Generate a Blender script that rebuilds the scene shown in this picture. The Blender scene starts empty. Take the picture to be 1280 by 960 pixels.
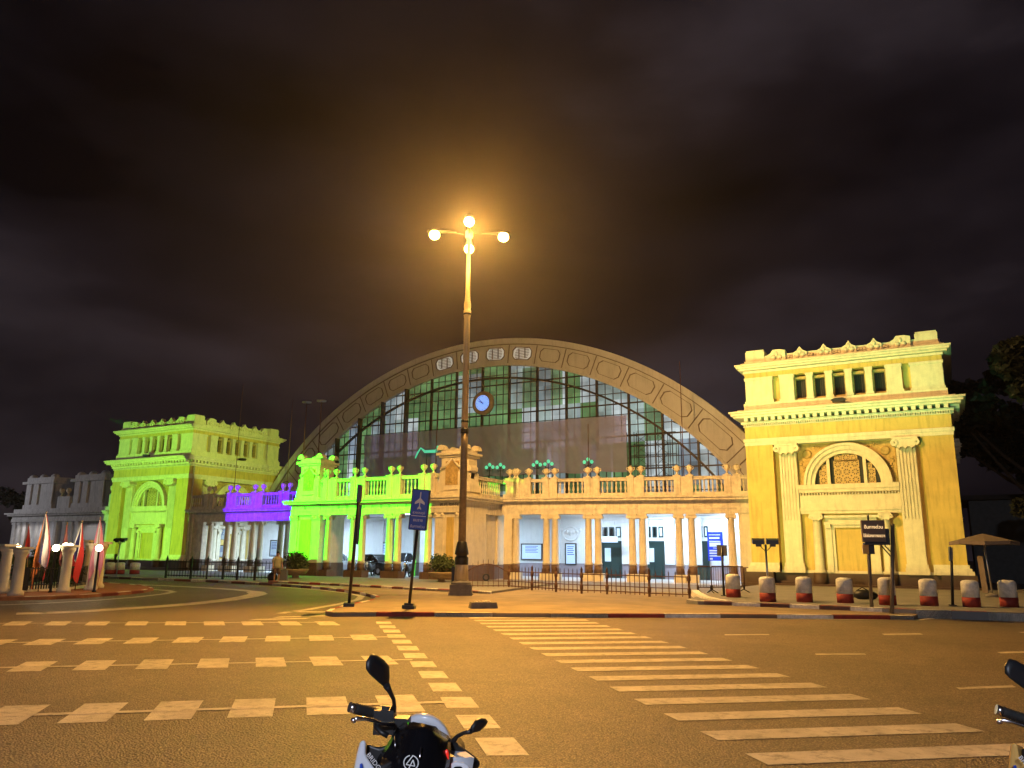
import bpy, bmesh, math, random
from mathutils import Vector, Matrix
random.seed(7)
R = math.radians
sin, cos, pi = math.sin, math.cos, math.pi
SC = bpy.context.scene
COL = SC.collection

# ------------------------------------------------------------------ camera
FPX, CAMH = 975.0, 1.7
YAW, PITCH, ROLL = R(-29.276), R(12.349), R(-0.575)
_f = Vector((sin(YAW)*cos(PITCH), cos(YAW)*cos(PITCH), sin(PITCH)))
_r = Vector((cos(YAW), -sin(YAW), 0))
_d = _f.cross(_r)
CR = cos(ROLL)*_r + sin(ROLL)*_d
CD = -sin(ROLL)*_r + cos(ROLL)*_d
cam = bpy.data.cameras.new('camera')
cam.sensor_width = 36.0
cam.lens = FPX/1280*36
cam.clip_start, cam.clip_end = 0.1, 3000
cam_o = bpy.data.objects.new('camera', cam)
COL.objects.link(cam_o)
M = Matrix((CR, -CD, -_f)).transposed().to_4x4()
M.translation = (0, 0, CAMH)
cam_o.matrix_world = M
SC.camera = cam_o

def ray(x, y):
    return CR*((x-640)/FPX) + CD*((y-480)/FPX) + _f
def G(x, y, z=0.0):            # where the sight line of a photo point meets the ground
    d = ray(x, y); t = (z-CAMH)/d.z
    return Vector((d.x*t, d.y*t, z))
def PV(x, y, v):               # ... or an upright plane at depth v
    d = ray(x, y); t = v/d.y
    return Vector((d.x*t, v, CAMH+d.z*t))
def PD(x, y, dist):            # ... or a point at a given horizontal distance
    d = ray(x, y); t = dist/math.hypot(d.x, d.y)
    return Vector((d.x*t, d.y*t, CAMH+d.z*t))

# ------------------------------------------------------------------ world / exposure
SC.view_settings.view_transform = 'Standard'
SC.view_settings.look = 'None'
SC.view_settings.exposure = 0
SC.view_settings.gamma = 1
SC.cycles.use_denoising = True
SC.cycles.max_bounces = 5
SC.cycles.diffuse_bounces = 3
SC.cycles.glossy_bounces = 3
SC.cycles.transparent_max_bounces = 8
SC.cycles.volume_bounces = 0
SC.cycles.sample_clamp_indirect = 4
world = bpy.data.worlds.new('World')
SC.world = world
world.use_nodes = True
nt = world.node_tree
nt.nodes.clear()
wo = nt.nodes.new('ShaderNodeOutputWorld')
bg = nt.nodes.new('ShaderNodeBackground')
tc = nt.nodes.new('ShaderNodeTexCoord')
mp = nt.nodes.new('ShaderNodeMapping'); mp.inputs['Scale'].default_value = (1.0, 1.0, 2.6)
n1 = nt.nodes.new('ShaderNodeTexNoise'); n1.inputs['Scale'].default_value = 1.9; n1.inputs['Detail'].default_value = 7; n1.inputs['Roughness'].default_value = .52
cr = nt.nodes.new('ShaderNodeValToRGB')
cr.color_ramp.elements[0].position = .34; cr.color_ramp.elements[0].color = (.0016, .0013, .0022, 1)
cr.color_ramp.elements[1].position = .74; cr.color_ramp.elements[1].color = (.034, .026, .031, 1)
e = cr.color_ramp.elements.new(.52); e.color = (.0098, .0072, .0095, 1)
nt.links.new(tc.outputs['Generated'], mp.inputs[0]); nt.links.new(mp.outputs[0], n1.inputs['Vector'])
nt.links.new(n1.outputs[0], cr.inputs[0]); nt.links.new(cr.outputs[0], bg.inputs[0])
bg.inputs[1].default_value = 1.0
nt.links.new(bg.outputs[0], wo.inputs[0])

def aim(o, src, dst, up=Vector((0, 0, 1))):
    f = (Vector(dst)-Vector(src)).normalized()
    r = f.cross(up).normalized(); u = r.cross(f)
    m = Matrix((r, u, -f)).transposed().to_4x4(); m.translation = src
    o.matrix_world = m
def spot(name, src, dst, color, power, angle, blend=.3, square=False, sx=1.0, size=.12):
    l = bpy.data.lights.new(name, 'SPOT'); l.energy = power; l.color = color; l.spot_size = R(angle); l.spot_blend = blend
    l.use_square = square; l.shadow_soft_size = size
    o = bpy.data.objects.new(name, l); COL.objects.link(o); aim(o, src, dst)
    o.scale = (sx, 1, 1)
    return o
def area(name, loc, sx, sy, color, power, rot=(0, 0, 0)):
    l = bpy.data.lights.new(name, 'AREA'); l.shape = 'RECTANGLE'; l.size = sx; l.size_y = sy; l.energy = power; l.color = color
    o = bpy.data.objects.new(name, l); COL.objects.link(o); o.location = loc; o.rotation_euler = rot
    return o

# facade floodlights and the two coloured projectors (towers, porch, wing)
def projector(name, loc, color, power, v, u0, u1, z0, z1, soft=.03, more=()):
    """a lamp behind a rectangular shutter: throws a sharp rectangle u0..u1, z0..z1 onto the upright plane at depth v"""
    o = point(name, loc, color, power, .03); l = o.data; l.use_nodes = True; t = l.node_tree
    em = [n for n in t.nodes if n.type == 'EMISSION'][0]
    g = t.nodes.new('ShaderNodeTexCoord'); sp = t.nodes.new('ShaderNodeSeparateXYZ'); t.links.new(g.outputs['Normal'], sp.inputs[0])
    def m(op, a, b=None):
        n = t.nodes.new('ShaderNodeMath'); n.operation = op
        for k, q in enumerate((a, b)):
            if q is None: continue
            if isinstance(q, (int, float)): n.inputs[k].default_value = q
            else: t.links.new(q, n.inputs[k])
        return n.outputs[0]
    D = v-loc[1]
    x = m('DIVIDE', sp.outputs[0], sp.outputs[1]); z = m('DIVIDE', sp.outputs[2], sp.outputs[1])
    def edge(val, lo, hi, w):
        r = []
        for a_, b_ in ((lo-w, lo+w), (hi+w, hi-w)):
            n = t.nodes.new('ShaderNodeMapRange'); n.inputs[1].default_value = a_; n.inputs[2].default_value = b_; t.links.new(val, n.inputs[0]); r.append(n.outputs[0])
        return m('MULTIPLY', r[0], r[1])
    mask = None
    for a0, a1, c0, c1 in ((u0, u1, z0, z1),)+tuple(more):
        k = m('MULTIPLY', edge(x, (a0-loc[0])/D, (a1-loc[0])/D, soft/D), edge(z, (c0-loc[2])/D, (c1-loc[2])/D, soft/D))
        mask = k if mask is None else m('MAXIMUM', mask, k)
    mask = m('MULTIPLY', mask, m('GREATER_THAN', sp.outputs[1], 0.0))
    t.links.new(mask, em.inputs['Strength'])
    return o
def point(name, loc, color, power, size=.15, parent=None):
    l = bpy.data.lights.new(name, 'POINT'); l.energy = power; l.color = color; l.shadow_soft_size = size
    o = bpy.data.objects.new(name, l); COL.objects.link(o); o.location = loc
    if parent: o.parent = parent
    return o
projector('projector_beam', (-9.0, 31.0, 2.0), (.92, 1.0, .26), 4800, 45.4, -10.7, 1.2, .95, 14.2, .5)
projector('projector_beam', (-4.0, 29.0, .9), (.22, 1.0, .40), 8800, 45.4, -10.7, 1.2, 8.3, 14.6, 1.4)
projector('projector_beam', (-59.5, 30.0, 3.3), (.36, 1.0, .09), 13500, 45.4, -69.0, -57.5, 1.0, 14.4, .05)
spot('flood_beam', (-39.6, 43.6, 8.9), (-57.5, 50.5, 11.4), (.66, 1.0, .14), 9000, 36, .4)
cols_ = tuple((u-.32, u+.32, 1.28, 4.2) for u in (PV(406, 690, 41.25).x, PV(437, 690, 41.25).x, PV(449, 690, 41.25).x, PV(483, 690, 41.25).x, PV(494, 690, 41.25).x, PV(532, 690, 41.25).x))
projector('projector_beam', (-44.5, 29.0, 9.6), (.045, 1.0, .018), 62000, 41.0, -40.95, -37.85, 1.3, 8.62, more=((-37.9, -28.75, 4.15, 7.45),)+cols_)
projector('projector_beam', (-48.5, 33.0, 8.6), (.085, .001, 1.0), 36000, 46.0, -52.95, -44.0, 4.12, 7.2)
point('pavilion_fill_left', (-96.0, 33.0, 9.0), (.95, .95, 1.0), 4200, .3)  # unseen lamp added to brighten the grey pavilion
SODIUM = (1.0, .555, .165)
# cool street light behind the photographer (lights the scooters and near asphalt)
point('street_light_behind', (3.0, -9.0, 7.0), (.78, .84, 1.0), 5600, .3)

# ------------------------------------------------------------------ materials
MATS = {}
def mat(name, col, rough=.7, metal=0.0, var=.0, scale=4.0, bump=0.0, bscale=60.0, streak=0.0, emit=None, estr=0.0, spec=.5, stretch=(1, 1, 1)):
    if name in MATS: return MATS[name]
    m = bpy.data.materials.new(name); m.use_nodes = True
    t = m.node_tree; b = t.nodes['Principled BSDF']
    b.inputs['Roughness'].default_value = rough; b.inputs['Metallic'].default_value = metal
    b.inputs['Base Color'].default_value = (*col, 1)
    b.inputs['Specular IOR Level'].default_value = spec
    geo = t.nodes.new('ShaderNodeNewGeometry')
    if var or streak:
        mpn = t.nodes.new('ShaderNodeMapping'); mpn.inputs['Scale'].default_value = stretch
        t.links.new(geo.outputs['Position'], mpn.inputs[0])
        nz = t.nodes.new('ShaderNodeTexNoise'); nz.inputs['Scale'].default_value = scale; nz.inputs['Detail'].default_value = 6; nz.inputs['Roughness'].default_value = .62
        t.links.new(mpn.outputs[0], nz.inputs['Vector'])
        rmp = t.nodes.new('ShaderNodeMapRange'); rmp.inputs[1].default_value = .3; rmp.inputs[2].default_value = .7
        rmp.inputs[3].default_value = 1-var; rmp.inputs[4].default_value = 1+var*.6
        t.links.new(nz.outputs[0], rmp.inputs[0])
        last = rmp.outputs[0]
        if streak:
            mp2 = t.nodes.new('ShaderNodeMapping'); mp2.inputs['Scale'].default_value = (1, 1, .12)
            t.links.new(geo.outputs['Position'], mp2.inputs[0])
            n2 = t.nodes.new('ShaderNodeTexNoise'); n2.inputs['Scale'].default_value = 5.5; n2.inputs['Detail'].default_value = 5
            t.links.new(mp2.outputs[0], n2.inputs['Vector'])
            r2 = t.nodes.new('ShaderNodeMapRange'); r2.inputs[1].default_value = .34; r2.inputs[2].default_value = .52
            r2.inputs[3].default_value = 1-streak; r2.inputs[4].default_value = 1
            t.links.new(n2.outputs[0], r2.inputs[0])
            mu = t.nodes.new('ShaderNodeMath'); mu.operation = 'MULTIPLY'
            t.links.new(last, mu.inputs[0]); t.links.new(r2.outputs[0], mu.inputs[1]); last = mu.outputs[0]
        mx = t.nodes.new('ShaderNodeVectorMath'); mx.operation = 'SCALE'; mx.inputs[0].default_value = col
        t.links.new(last, mx.inputs['Scale']); t.links.new(mx.outputs[0], b.inputs['Base Color'])
    if bump:
        nb = t.nodes.new('ShaderNodeTexNoise'); nb.inputs['Scale'].default_value = bscale; nb.inputs['Detail'].default_value = 4
        t.links.new(geo.outputs['Position'], nb.inputs['Vector'])
        bp = t.nodes.new('ShaderNodeBump'); bp.inputs['Strength'].default_value = bump; bp.inputs['Distance'].default_value = .02
        t.links.new(nb.outputs[0], bp.inputs['Height']); t.links.new(bp.outputs[0], b.inputs['Normal'])
    if emit:
        b.inputs['Emission Color'].default_value = (*emit, 1); b.inputs['Emission Strength'].default_value = estr
    MATS[name] = m
    return m

WALL = mat('yellow_wall_paint', (.66, .47, .13), .75, var=.14, scale=1.2, bump=.2, bscale=22, streak=.22)
TRIM = mat('cream_trim_paint', (.76, .67, .48), .7, var=.12, scale=2.5, bump=.1, bscale=30, streak=.13)
OLDTRIM = mat('weathered_trim_paint', (.74, .66, .50), .75, var=.25, scale=3.0, bump=.15, bscale=30, streak=.20)
RELIEF = mat('relief_ochre', (.50, .34, .12), .8, var=.35, scale=6, bump=.4, bscale=18)
PLINTH = mat('brown_plinth_paint', (.085, .050, .030), .6, var=.25, scale=2, bump=.1)
DADO = mat('brown_dado_paint', (.15, .088, .05), .6, var=.2, scale=3, streak=.2)
INNER = mat('white_inner_wall', (.78, .78, .78), .7, var=.06, scale=1.5, streak=.06)
INDADO = mat('grey_inner_dado', (.30, .25, .28), .6, var=.12, scale=3)
FLOOR = mat('porch_floor_tile', (.50, .48, .46), .35, var=.15, scale=2)
DARK = mat('dark_interior', (.012, .011, .010), .6)
BARS = mat('dark_window_bars', (.03, .022, .016), .5)
LATT = mat('lattice_plaster', (.60, .42, .18), .8, var=.15, scale=5)
PAVBLD = mat('grey_render', (.62, .61, .62), .8, var=.15, scale=2, streak=.25)
RINGM = mat('arch_concrete', (.50, .49, .48), .8, var=.12, scale=.8, bump=.1, bscale=12, streak=.12)
ROOFM = mat('hall_roof_sheet', (.05, .045, .04), .7)
STEEL = mat('dark_steel', (.035, .026, .024), .5, .4)
IRON = mat('rusty_brown_iron', (.115, .048, .022), .6, .2, var=.3, scale=8)
BLACKIRON = mat('black_iron', (.02, .019, .018), .5, .3)
ALU = mat('aluminium', (.55, .55, .56), .35, .9)
SILVER = mat('silver_metal', (.70, .70, .74), .22, 1.0)
DOORM = mat('dark_green_door', (.012, .035, .034), .4)
REDP = mat('red_kerb_paint', (.30, .028, .018), .7, var=.3, scale=8, streak=.15, bump=.2, bscale=25)
WHITEP = mat('white_kerb_paint', (.84, .80, .70), .7, var=.28, scale=8, streak=.2, bump=.2, bscale=25)
CONC = mat('concrete_grey', (.20, .18, .155), .85, var=.3, scale=5, bump=.3, bscale=30)
POLEP = mat('lamp_pole_paint', (.58, .48, .30), .45, .25, var=.3, scale=6, stretch=(1, 1, .3))
LEAF = mat('shrub_leaf', (.055, .085, .02), .6, var=.5, scale=9)
DLEAF = mat('dark_tree_leaf', (.010, .014, .007), .7, var=.4, scale=3)
BARK = mat('bark', (.08, .055, .035), .9, var=.3, scale=8)
TERRA = mat('planter_concrete', (.34, .24, .13), .8, var=.2, scale=6)
BLUES = mat('blue_sign_face', (.012, .07, .50), .4)
BLUEL = mat('blue_board_face', (.008, .04, .62), .4)
WHITES = mat('white_sign_print', (.75, .75, .75), .5)
BLACKG = mat('gloss_black_plastic', (.006, .006, .008), .16, spec=.3)
BLACKM = mat('matt_black_plastic', (.012, .012, .014), .45)
WHITEB = mat('white_gloss_fairing', (.72, .74, .80), .18)
ORANGEB = mat('cream_orange_fairing', (.72, .42, .12), .18)
RUBBER = mat('rubber', (.012, .012, .012), .8)
CARS = mat('silver_car_paint', (.48, .49, .50), .25, .5)
CARD = mat('dark_car_paint', (.03, .03, .035), .25, .3)
GLASSD = mat('dark_glass', (.01, .012, .014), .06)
REDL = mat('red_lens', (.5, .01, .01), .2, emit=(1, .05, .03), estr=.6)
SKIN = mat('skin', (.36, .20, .12), .55)
HAIR = mat('black_hair', (.012, .01, .009), .6)
SHIRT = mat('olive_shirt', (.30, .29, .17), .8)
SHORTS = mat('brown_shorts', (.10, .06, .045), .8)
CANVAS = mat('umbrella_canvas', (.20, .155, .12), .8, var=.2, scale=5)
LAMPE = mat('sodium_lens', (1, .75, .35), .3, emit=(1.0, .62, .16), estr=60)
GLOBE = mat('warm_globe_lamp', (1, .9, .6), .3, emit=(1, .86, .5), estr=14)
COOLT = mat('cool_tube', (1, 1, 1), .3, emit=(.72, .86, 1), estr=7)
DIAL = mat('clock_dial_lit', (.3, .5, .9), .4, emit=(.16, .36, 1.0), estr=.95)
RINGD = mat('arch_groove_shade', (.17, .13, .10), .8)  # darker tone put in for the shadow in the arch grooves
RIMC = mat('clock_rim_paint', (.24, .18, .13), .6)
LIT = mat('lit_notice_panel', (.6, .7, .8), .5, emit=(.30, .5, .85), estr=.35)
TEAL = mat('teal_leak_glow', (.1, .6, .4), .4, emit=(.08, .62, .36), estr=.9)  # glow standing in for leaked projector light
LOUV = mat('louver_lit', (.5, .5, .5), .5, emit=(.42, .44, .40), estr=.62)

def asphalt():
    m = bpy.data.materials.new('asphalt'); m.use_nodes = True; t = m.node_tree; b = t.nodes['Principled BSDF']
    g = t.nodes.new('ShaderNodeNewGeometry')
    def noise(s, d=4, r=.6):
        n = t.nodes.new('ShaderNodeTexNoise'); n.inputs['Scale'].default_value = s; n.inputs['Detail'].default_value = d; n.inputs['Roughness'].default_value = r
        t.links.new(g.outputs['Position'], n.inputs['Vector']); return n.outputs[0]
    def rng(v, a, b_, c, d):
        r = t.nodes.new('ShaderNodeMapRange'); r.inputs[1].default_value = a; r.inputs[2].default_value = b_; r.inputs[3].default_value = c; r.inputs[4].default_value = d
        t.links.new(v, r.inputs[0]); return r.outputs[0]
    def mul(a, b_):
        r = t.nodes.new('ShaderNodeMath'); r.operation = 'MULTIPLY'; t.links.new(a, r.inputs[0]); t.links.new(b_, r.inputs[1]); return r.outputs[0]
    big = mul(rng(noise(.22, 5, .65), .3, .7, .72, 1.22), rng(noise(1.7, 6, .7), .3, .7, .82, 1.14))
    fine = mul(rng(noise(60, 3, .8), .35, .68, .55, 1.5), rng(noise(17, 5, .8), .3, .7, .70, 1.32))
    vor = t.nodes.new('ShaderNodeTexVoronoi'); vor.inputs['Scale'].default_value = 46
    t.links.new(g.outputs['Position'], vor.inputs['Vector'])
    chip = rng(vor.outputs['Distance'], .05, .6, 1.7, .55)
    v = mul(mul(big, fine), chip)
    sc = t.nodes.new('ShaderNodeVectorMath'); sc.operation = 'SCALE'; sc.inputs[0].default_value = (.200, .150, .108)
    t.links.new(v, sc.inputs['Scale']); t.links.new(sc.outputs[0], b.inputs['Base Color'])
    b.inputs['Roughness'].default_value = .55
    b.inputs['Specular IOR Level'].default_value = .45
    bp = t.nodes.new('ShaderNodeBump'); bp.inputs['Strength'].default_value = .8; bp.inputs['Distance'].default_value = .02
    h = t.nodes.new('ShaderNodeMath'); h.operation = 'ADD'
    t.links.new(noise(48, 3, .8), h.inputs[0]); t.links.new(vor.outputs['Distance'], h.inputs[1])
    t.links.new(h.outputs[0], bp.inputs['Height']); t.links.new(bp.outputs[0], b.inputs['Normal'])
    return m
ASPH = asphalt()
def paint():
    m = mat('road_paint', (.58, .52, .44), .6, var=.30, scale=2, bump=.35, bscale=70)
    t = m.node_tree; b = t.nodes['Principled BSDF']
    g = t.nodes.new('ShaderNodeNewGeometry')
    n = t.nodes.new('ShaderNodeTexNoise'); n.inputs['Scale'].default_value = 5.5; n.inputs['Detail'].default_value = 10; n.inputs['Roughness'].default_value = .82
    t.links.new(g.outputs['Position'], n.inputs['Vector'])
    r = t.nodes.new('ShaderNodeMapRange'); r.inputs[1].default_value = .50; r.inputs[2].default_value = .63; r.inputs[3].default_value = .05; r.inputs[4].default_value = .82
    t.links.new(n.outputs[0], r.inputs[0])
    mx = t.nodes.new('ShaderNodeMix'); mx.data_type = 'RGBA'
    old = b.inputs['Base Color'].links[0].from_socket
    t.links.new(r.outputs[0], mx.inputs[0]); t.links.new(old, mx.inputs[6]); mx.inputs[7].default_value = (.16, .14, .11, 1)
    t.links.new(mx.outputs[2], b.inputs['Base Color'])
    return m
PAINT = paint()
PAVING = mat('island_paving', (.25, .195, .135), .75, var=.32, scale=.9, bump=.4, bscale=22, stretch=(1, 1, 1))
GREYPAV = mat('forecourt_concrete', (.24, .225, .21), .7, var=.2, scale=.8, bump=.3, bscale=25)
REDPAV = mat('orange_paving', (.34, .13, .05), .8, var=.3, scale=3, bump=.3, bscale=22)

def pane_mat():
    m = bpy.data.materials.new('lit_window_glass'); m.use_nodes = True; t = m.node_tree; b = t.nodes['Principled BSDF']
    g = t.nodes.new('ShaderNodeNewGeometry')
    def snap(v):
        s = t.nodes.new('ShaderNodeVectorMath'); s.operation = 'SNAP'; s.inputs[1].default_value = v
        o = t.nodes.new('ShaderNodeVectorMath'); o.operation = 'ADD'; o.inputs[1].default_value = (.001, 0, .001)
        t.links.new(g.outputs['Position'], o.inputs[0]); t.links.new(o.outputs[0], s.inputs[0]); return s.outputs[0]
    def wn(src):
        n = t.nodes.new('ShaderNodeTexWhiteNoise'); n.noise_dimensions = '3D'; t.links.new(src, n.inputs['Vector']); return n.outputs['Value']
    col = wn(snap((.652*2, 100, 3.36)))     # pairs of columns share one kind of glass
    cell = wn(snap((.652, 100, .84)))
    ra = t.nodes.new('ShaderNodeValToRGB'); ra.color_ramp.interpolation = 'CONSTANT'
    el = ra.color_ramp.elements
    el[0].color = (.042, .092, .036, 1); el[1].position = .44; el[1].color = (.12, .16, .155, 1)
    for p, c in ((.60, (.10, .13, .14, 1)), (.70, (.055, .10, .055, 1)), (.78, (.20, .235, .245, 1)), (.9, (.09, .12, .15, 1))):
        x = el.new(p); x.color = c
    sx = t.nodes.new('ShaderNodeSeparateXYZ'); t.links.new(g.outputs['Position'], sx.inputs[0])
    def mt(op, a, b_):
        q = t.nodes.new('ShaderNodeMath'); q.operation = op
        for k_, w_ in enumerate((a, b_)):
            if isinstance(w_, (int, float)): q.inputs[k_].default_value = w_
            else: t.links.new(w_, q.inputs[k_])
        return q.outputs[0]
    off = mt('ABSOLUTE', mt('ADD', sx.outputs[0], 35.5), 0.0)
    col = mt('ADD', mt('MULTIPLY', col, .72), mt('MINIMUM', mt('MULTIPLY', off, .024), .36))
    t.links.new(col, ra.inputs[0])
    nz = t.nodes.new('ShaderNodeTexNoise'); nz.inputs['Scale'].default_value = .35; nz.inputs['Detail'].default_value = 3
    t.links.new(g.outputs['Position'], nz.inputs['Vector'])
    r1 = t.nodes.new('ShaderNodeMapRange'); r1.inputs[1].default_value = .34; r1.inputs[2].default_value = .66; r1.inputs[3].default_value = 1.1; r1.inputs[4].default_value = 2.9
    t.links.new(nz.outputs[0], r1.inputs[0])
    r2 = t.nodes.new('ShaderNodeMapRange'); r2.inputs[3].default_value = .72; r2.inputs[4].default_value = 1.2
    t.links.new(cell, r2.inputs[0])
    mu = t.nodes.new('ShaderNodeMath'); mu.operation = 'MULTIPLY'; t.links.new(r1.outputs[0], mu.inputs[0]); t.links.new(r2.outputs[0], mu.inputs[1])
    b.inputs['Base Color'].default_value = (.03, .04, .035, 1); b.inputs['Roughness'].default_value = .12
    t.links.new(ra.outputs[0], b.inputs['Emission Color']); t.links.new(mu.outputs[0], b.inputs['Emission Strength'])
    return m
PANE = pane_mat()
def scrim_mat():
    m = mat('scrim_fabric', (.27, .26, .42), .9, var=.12, scale=1.2)
    t = m.node_tree; b = t.nodes['Principled BSDF']; out = [n for n in t.nodes if n.type == 'OUTPUT_MATERIAL'][0]
    tr = t.nodes.new('ShaderNodeBsdfTransparent'); tr.inputs[0].default_value = (.80, .64, .82, 1)
    ms = t.nodes.new('ShaderNodeMixShader'); ms.inputs[0].default_value = .76
    t.links.new(tr.outputs[0], ms.inputs[1]); t.links.new(b.outputs[0], ms.inputs[2]); t.links.new(ms.outputs[0], out.inputs[0])
    return m
SCRIM = scrim_mat()

# ------------------------------------------------------------------ mesh helpers
class MB:
    def __init__(s, T=None):
        s.v = []; s.f = []; s.sm = []; s.T = T
    def vert(s, p):
        s.v.append(tuple(s.T(*p)) if s.T else tuple(p)); return len(s.v)-1
    def face(s, ids, sm=False):
        s.f.append(tuple(ids)); s.sm.append(sm)
    def poly(s, pts, sm=False):
        s.face([s.vert(p) for p in pts], sm)
    def box(s, x0, x1, y0, y1, z0, z1):
        i = [s.vert(p) for p in ((x0, y0, z0), (x1, y0, z0), (x1, y1, z0), (x0, y1, z0), (x0, y0, z1), (x1, y0, z1), (x1, y1, z1), (x0, y1, z1))]
        for q in ((0, 1, 2, 3), (4, 7, 6, 5), (0, 4, 5, 1), (1, 5, 6, 2), (2, 6, 7, 3), (3, 7, 4, 0)): s.face([i[k] for k in q])
        return s
    def prism(s, pts, y0, y1, axis='y'):       # outline pts in (x,z) pushed along y (or (x,y) pushed along z)
        f = (lambda a, b, c: (a, c, b)) if axis == 'y' else (lambda a, b, c: (a, b, c))
        a = [s.vert(f(p[0], p[1], y0)) for p in pts]; b = [s.vert(f(p[0], p[1], y1)) for p in pts]; n = len(pts)
        s.face(a[::-1]); s.face(b)
        for k in range(n): s.face((a[k], a[(k+1) % n], b[(k+1) % n], b[k]))
        return s
    def tube(s, p, q, r0, r1=None, n=8, caps=True):
        p, q = Vector(p), Vector(q); r1 = r0 if r1 is None else r1
        d = (q-p).normalized(); a = d.orthogonal().normalized(); b = d.cross(a)
        A = [s.vert(p+(a*cos(2*pi*k/n)+b*sin(2*pi*k/n))*r0) for k in range(n)]
        B = [s.vert(q+(a*cos(2*pi*k/n)+b*sin(2*pi*k/n))*r1) for k in range(n)]
        for k in range(n): s.face((A[k], A[(k+1) % n], B[(k+1) % n], B[k]), True)
        if caps: s.face(A[::-1]); s.face(B)
        return s
    def path(s, pts, r, n=8):
        pts = [Vector(p) for p in pts]; rings = []
        rr = r if isinstance(r, (list, tuple)) else [r]*len(pts)
        a = None
        for k, p in enumerate(pts):
            d = (pts[min(k+1, len(pts)-1)]-pts[max(k-1, 0)]).normalized()
            a = d.orthogonal().normalized() if a is None else (a-d*a.dot(d)).normalized()
            b = d.cross(a)
            rings.append([s.vert(p+(a*cos(2*pi*j/n)+b*sin(2*pi*j/n))*rr[k]) for j in range(n)])
        for A, B in zip(rings, rings[1:]):
            for k in range(n): s.face((A[k], A[(k+1) % n], B[(k+1) % n], B[k]), True)
        s.face(rings[0][::-1]); s.face(rings[-1]); return s
    def lathe(s, cx, cy, prof, n=12, sm=True):
        rings = [[s.vert((cx+r*cos(2*pi*k/n), cy+r*sin(2*pi*k/n), z)) for k in range(n)] for r, z in prof]
        for A, B in zip(rings, rings[1:]):
            for k in range(n): s.face((A[k], A[(k+1) % n], B[(k+1) % n], B[k]), sm)
        s.face(rings[0][::-1]); s.face(rings[-1]); return s
    def ball(s, c, rx, ry, rz, n=10, m=6):
        rings = []
        for j in range(1, m):
            t = pi*j/m
            rings.append([s.vert((c[0]+rx*sin(t)*cos(2*pi*k/n), c[1]+ry*sin(t)*sin(2*pi*k/n), c[2]-rz*cos(t))) for k in range(n)])
        b = s.vert((c[0], c[1], c[2]-rz)); t_ = s.vert((c[0], c[1], c[2]+rz))
        for A, B in zip(rings, rings[1:]):
            for k in range(n): s.face((A[k], A[(k+1) % n], B[(k+1) % n], B[k]), True)
        for k in range(n):
            s.face((b, rings[0][(k+1) % n], rings[0][k]), True); s.face((t_, rings[-1][k], rings[-1][(k+1) % n]), True)
        return s
    def arc(s, cx, cz0, r0, cz1, r1, y0, y1, a0, a1, n=32):     # band between two arcs (angle from vertical), pushed along y
        P = []
        for k in range(n+1):
            a = a0+(a1-a0)*k/n
            P.append([s.vert((cx+r*sin(a), y, c+r*cos(a))) for c, r in ((cz0, r0), (cz1, r1)) for y in (y0, y1)])
        for A, B in zip(P, P[1:]):
            for i, j in ((0, 2), (2, 3), (3, 1), (1, 0)): s.face((A[i], B[i], B[j], A[j]))
        for A in (P[0], P[-1]): s.face((A[0], A[1], A[3], A[2]))
        return s
    def loft(s, rings, close=True, sm=True):
        I = [[s.vert(p) for p in r] for r in rings]; n = len(I[0])
        for A, B in zip(I, I[1:]):
            for k in range(n if close else n-1): s.face((A[k], A[(k+1) % n], B[(k+1) % n], B[k]), sm)
        if close: s.face(I[0][::-1]); s.face(I[-1])
        return s
    def mesh(s, name, m, origin=None, weld=False):
        me = bpy.data.meshes.new(name)
        o = Vector(origin) if origin is not None else Vector()
        me.from_pydata([tuple(Vector(p)-o) for p in s.v], [], s.f)
        me.polygons.foreach_set('use_smooth', s.sm)
        bm = bmesh.new(); bm.from_mesh(me); bmesh.ops.recalc_face_normals(bm, faces=bm.faces); bm.to_mesh(me); bm.free()
        me.materials.append(m); me.update(); return me
    def build(s, name, m, parent=None, origin=None):
        o = bpy.data.objects.new(name, s.mesh(name, m, origin)); COL.objects.link(o)
        if parent: o.parent = parent
        return o

def inst(name, me, parent=None, loc=(0, 0, 0), rz=0.0, sc=(1, 1, 1)):
    o = bpy.data.objects.new(name, me); COL.objects.link(o); o.location = loc; o.rotation_euler = (0, 0, rz); o.scale = sc
    if parent: o.parent = parent
    return o
def tag(o, label=None, cat=None, group=None, kind=None):
    if label: o['label'] = label
    if cat: o['category'] = cat
    if group: o['group'] = group
    if kind: o['kind'] = kind
    return o
def empty(name, loc=(0, 0, 0), rz=0.0, label=None, cat=None, group=None, kind=None, parent=None):
    o = bpy.data.objects.new(name, None); COL.objects.link(o); o.location = loc; o.rotation_euler = (0, 0, rz); o.empty_display_size = .2
    if parent: o.parent = parent
    return tag(o, label, cat, group, kind)
KIDS = {}
def copy_tree(o, parent=None):
    c = o.copy(); COL.objects.link(c)
    if parent: c.parent = parent
    for ch in list(o.children): copy_tree(ch, c)
    return c
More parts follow.
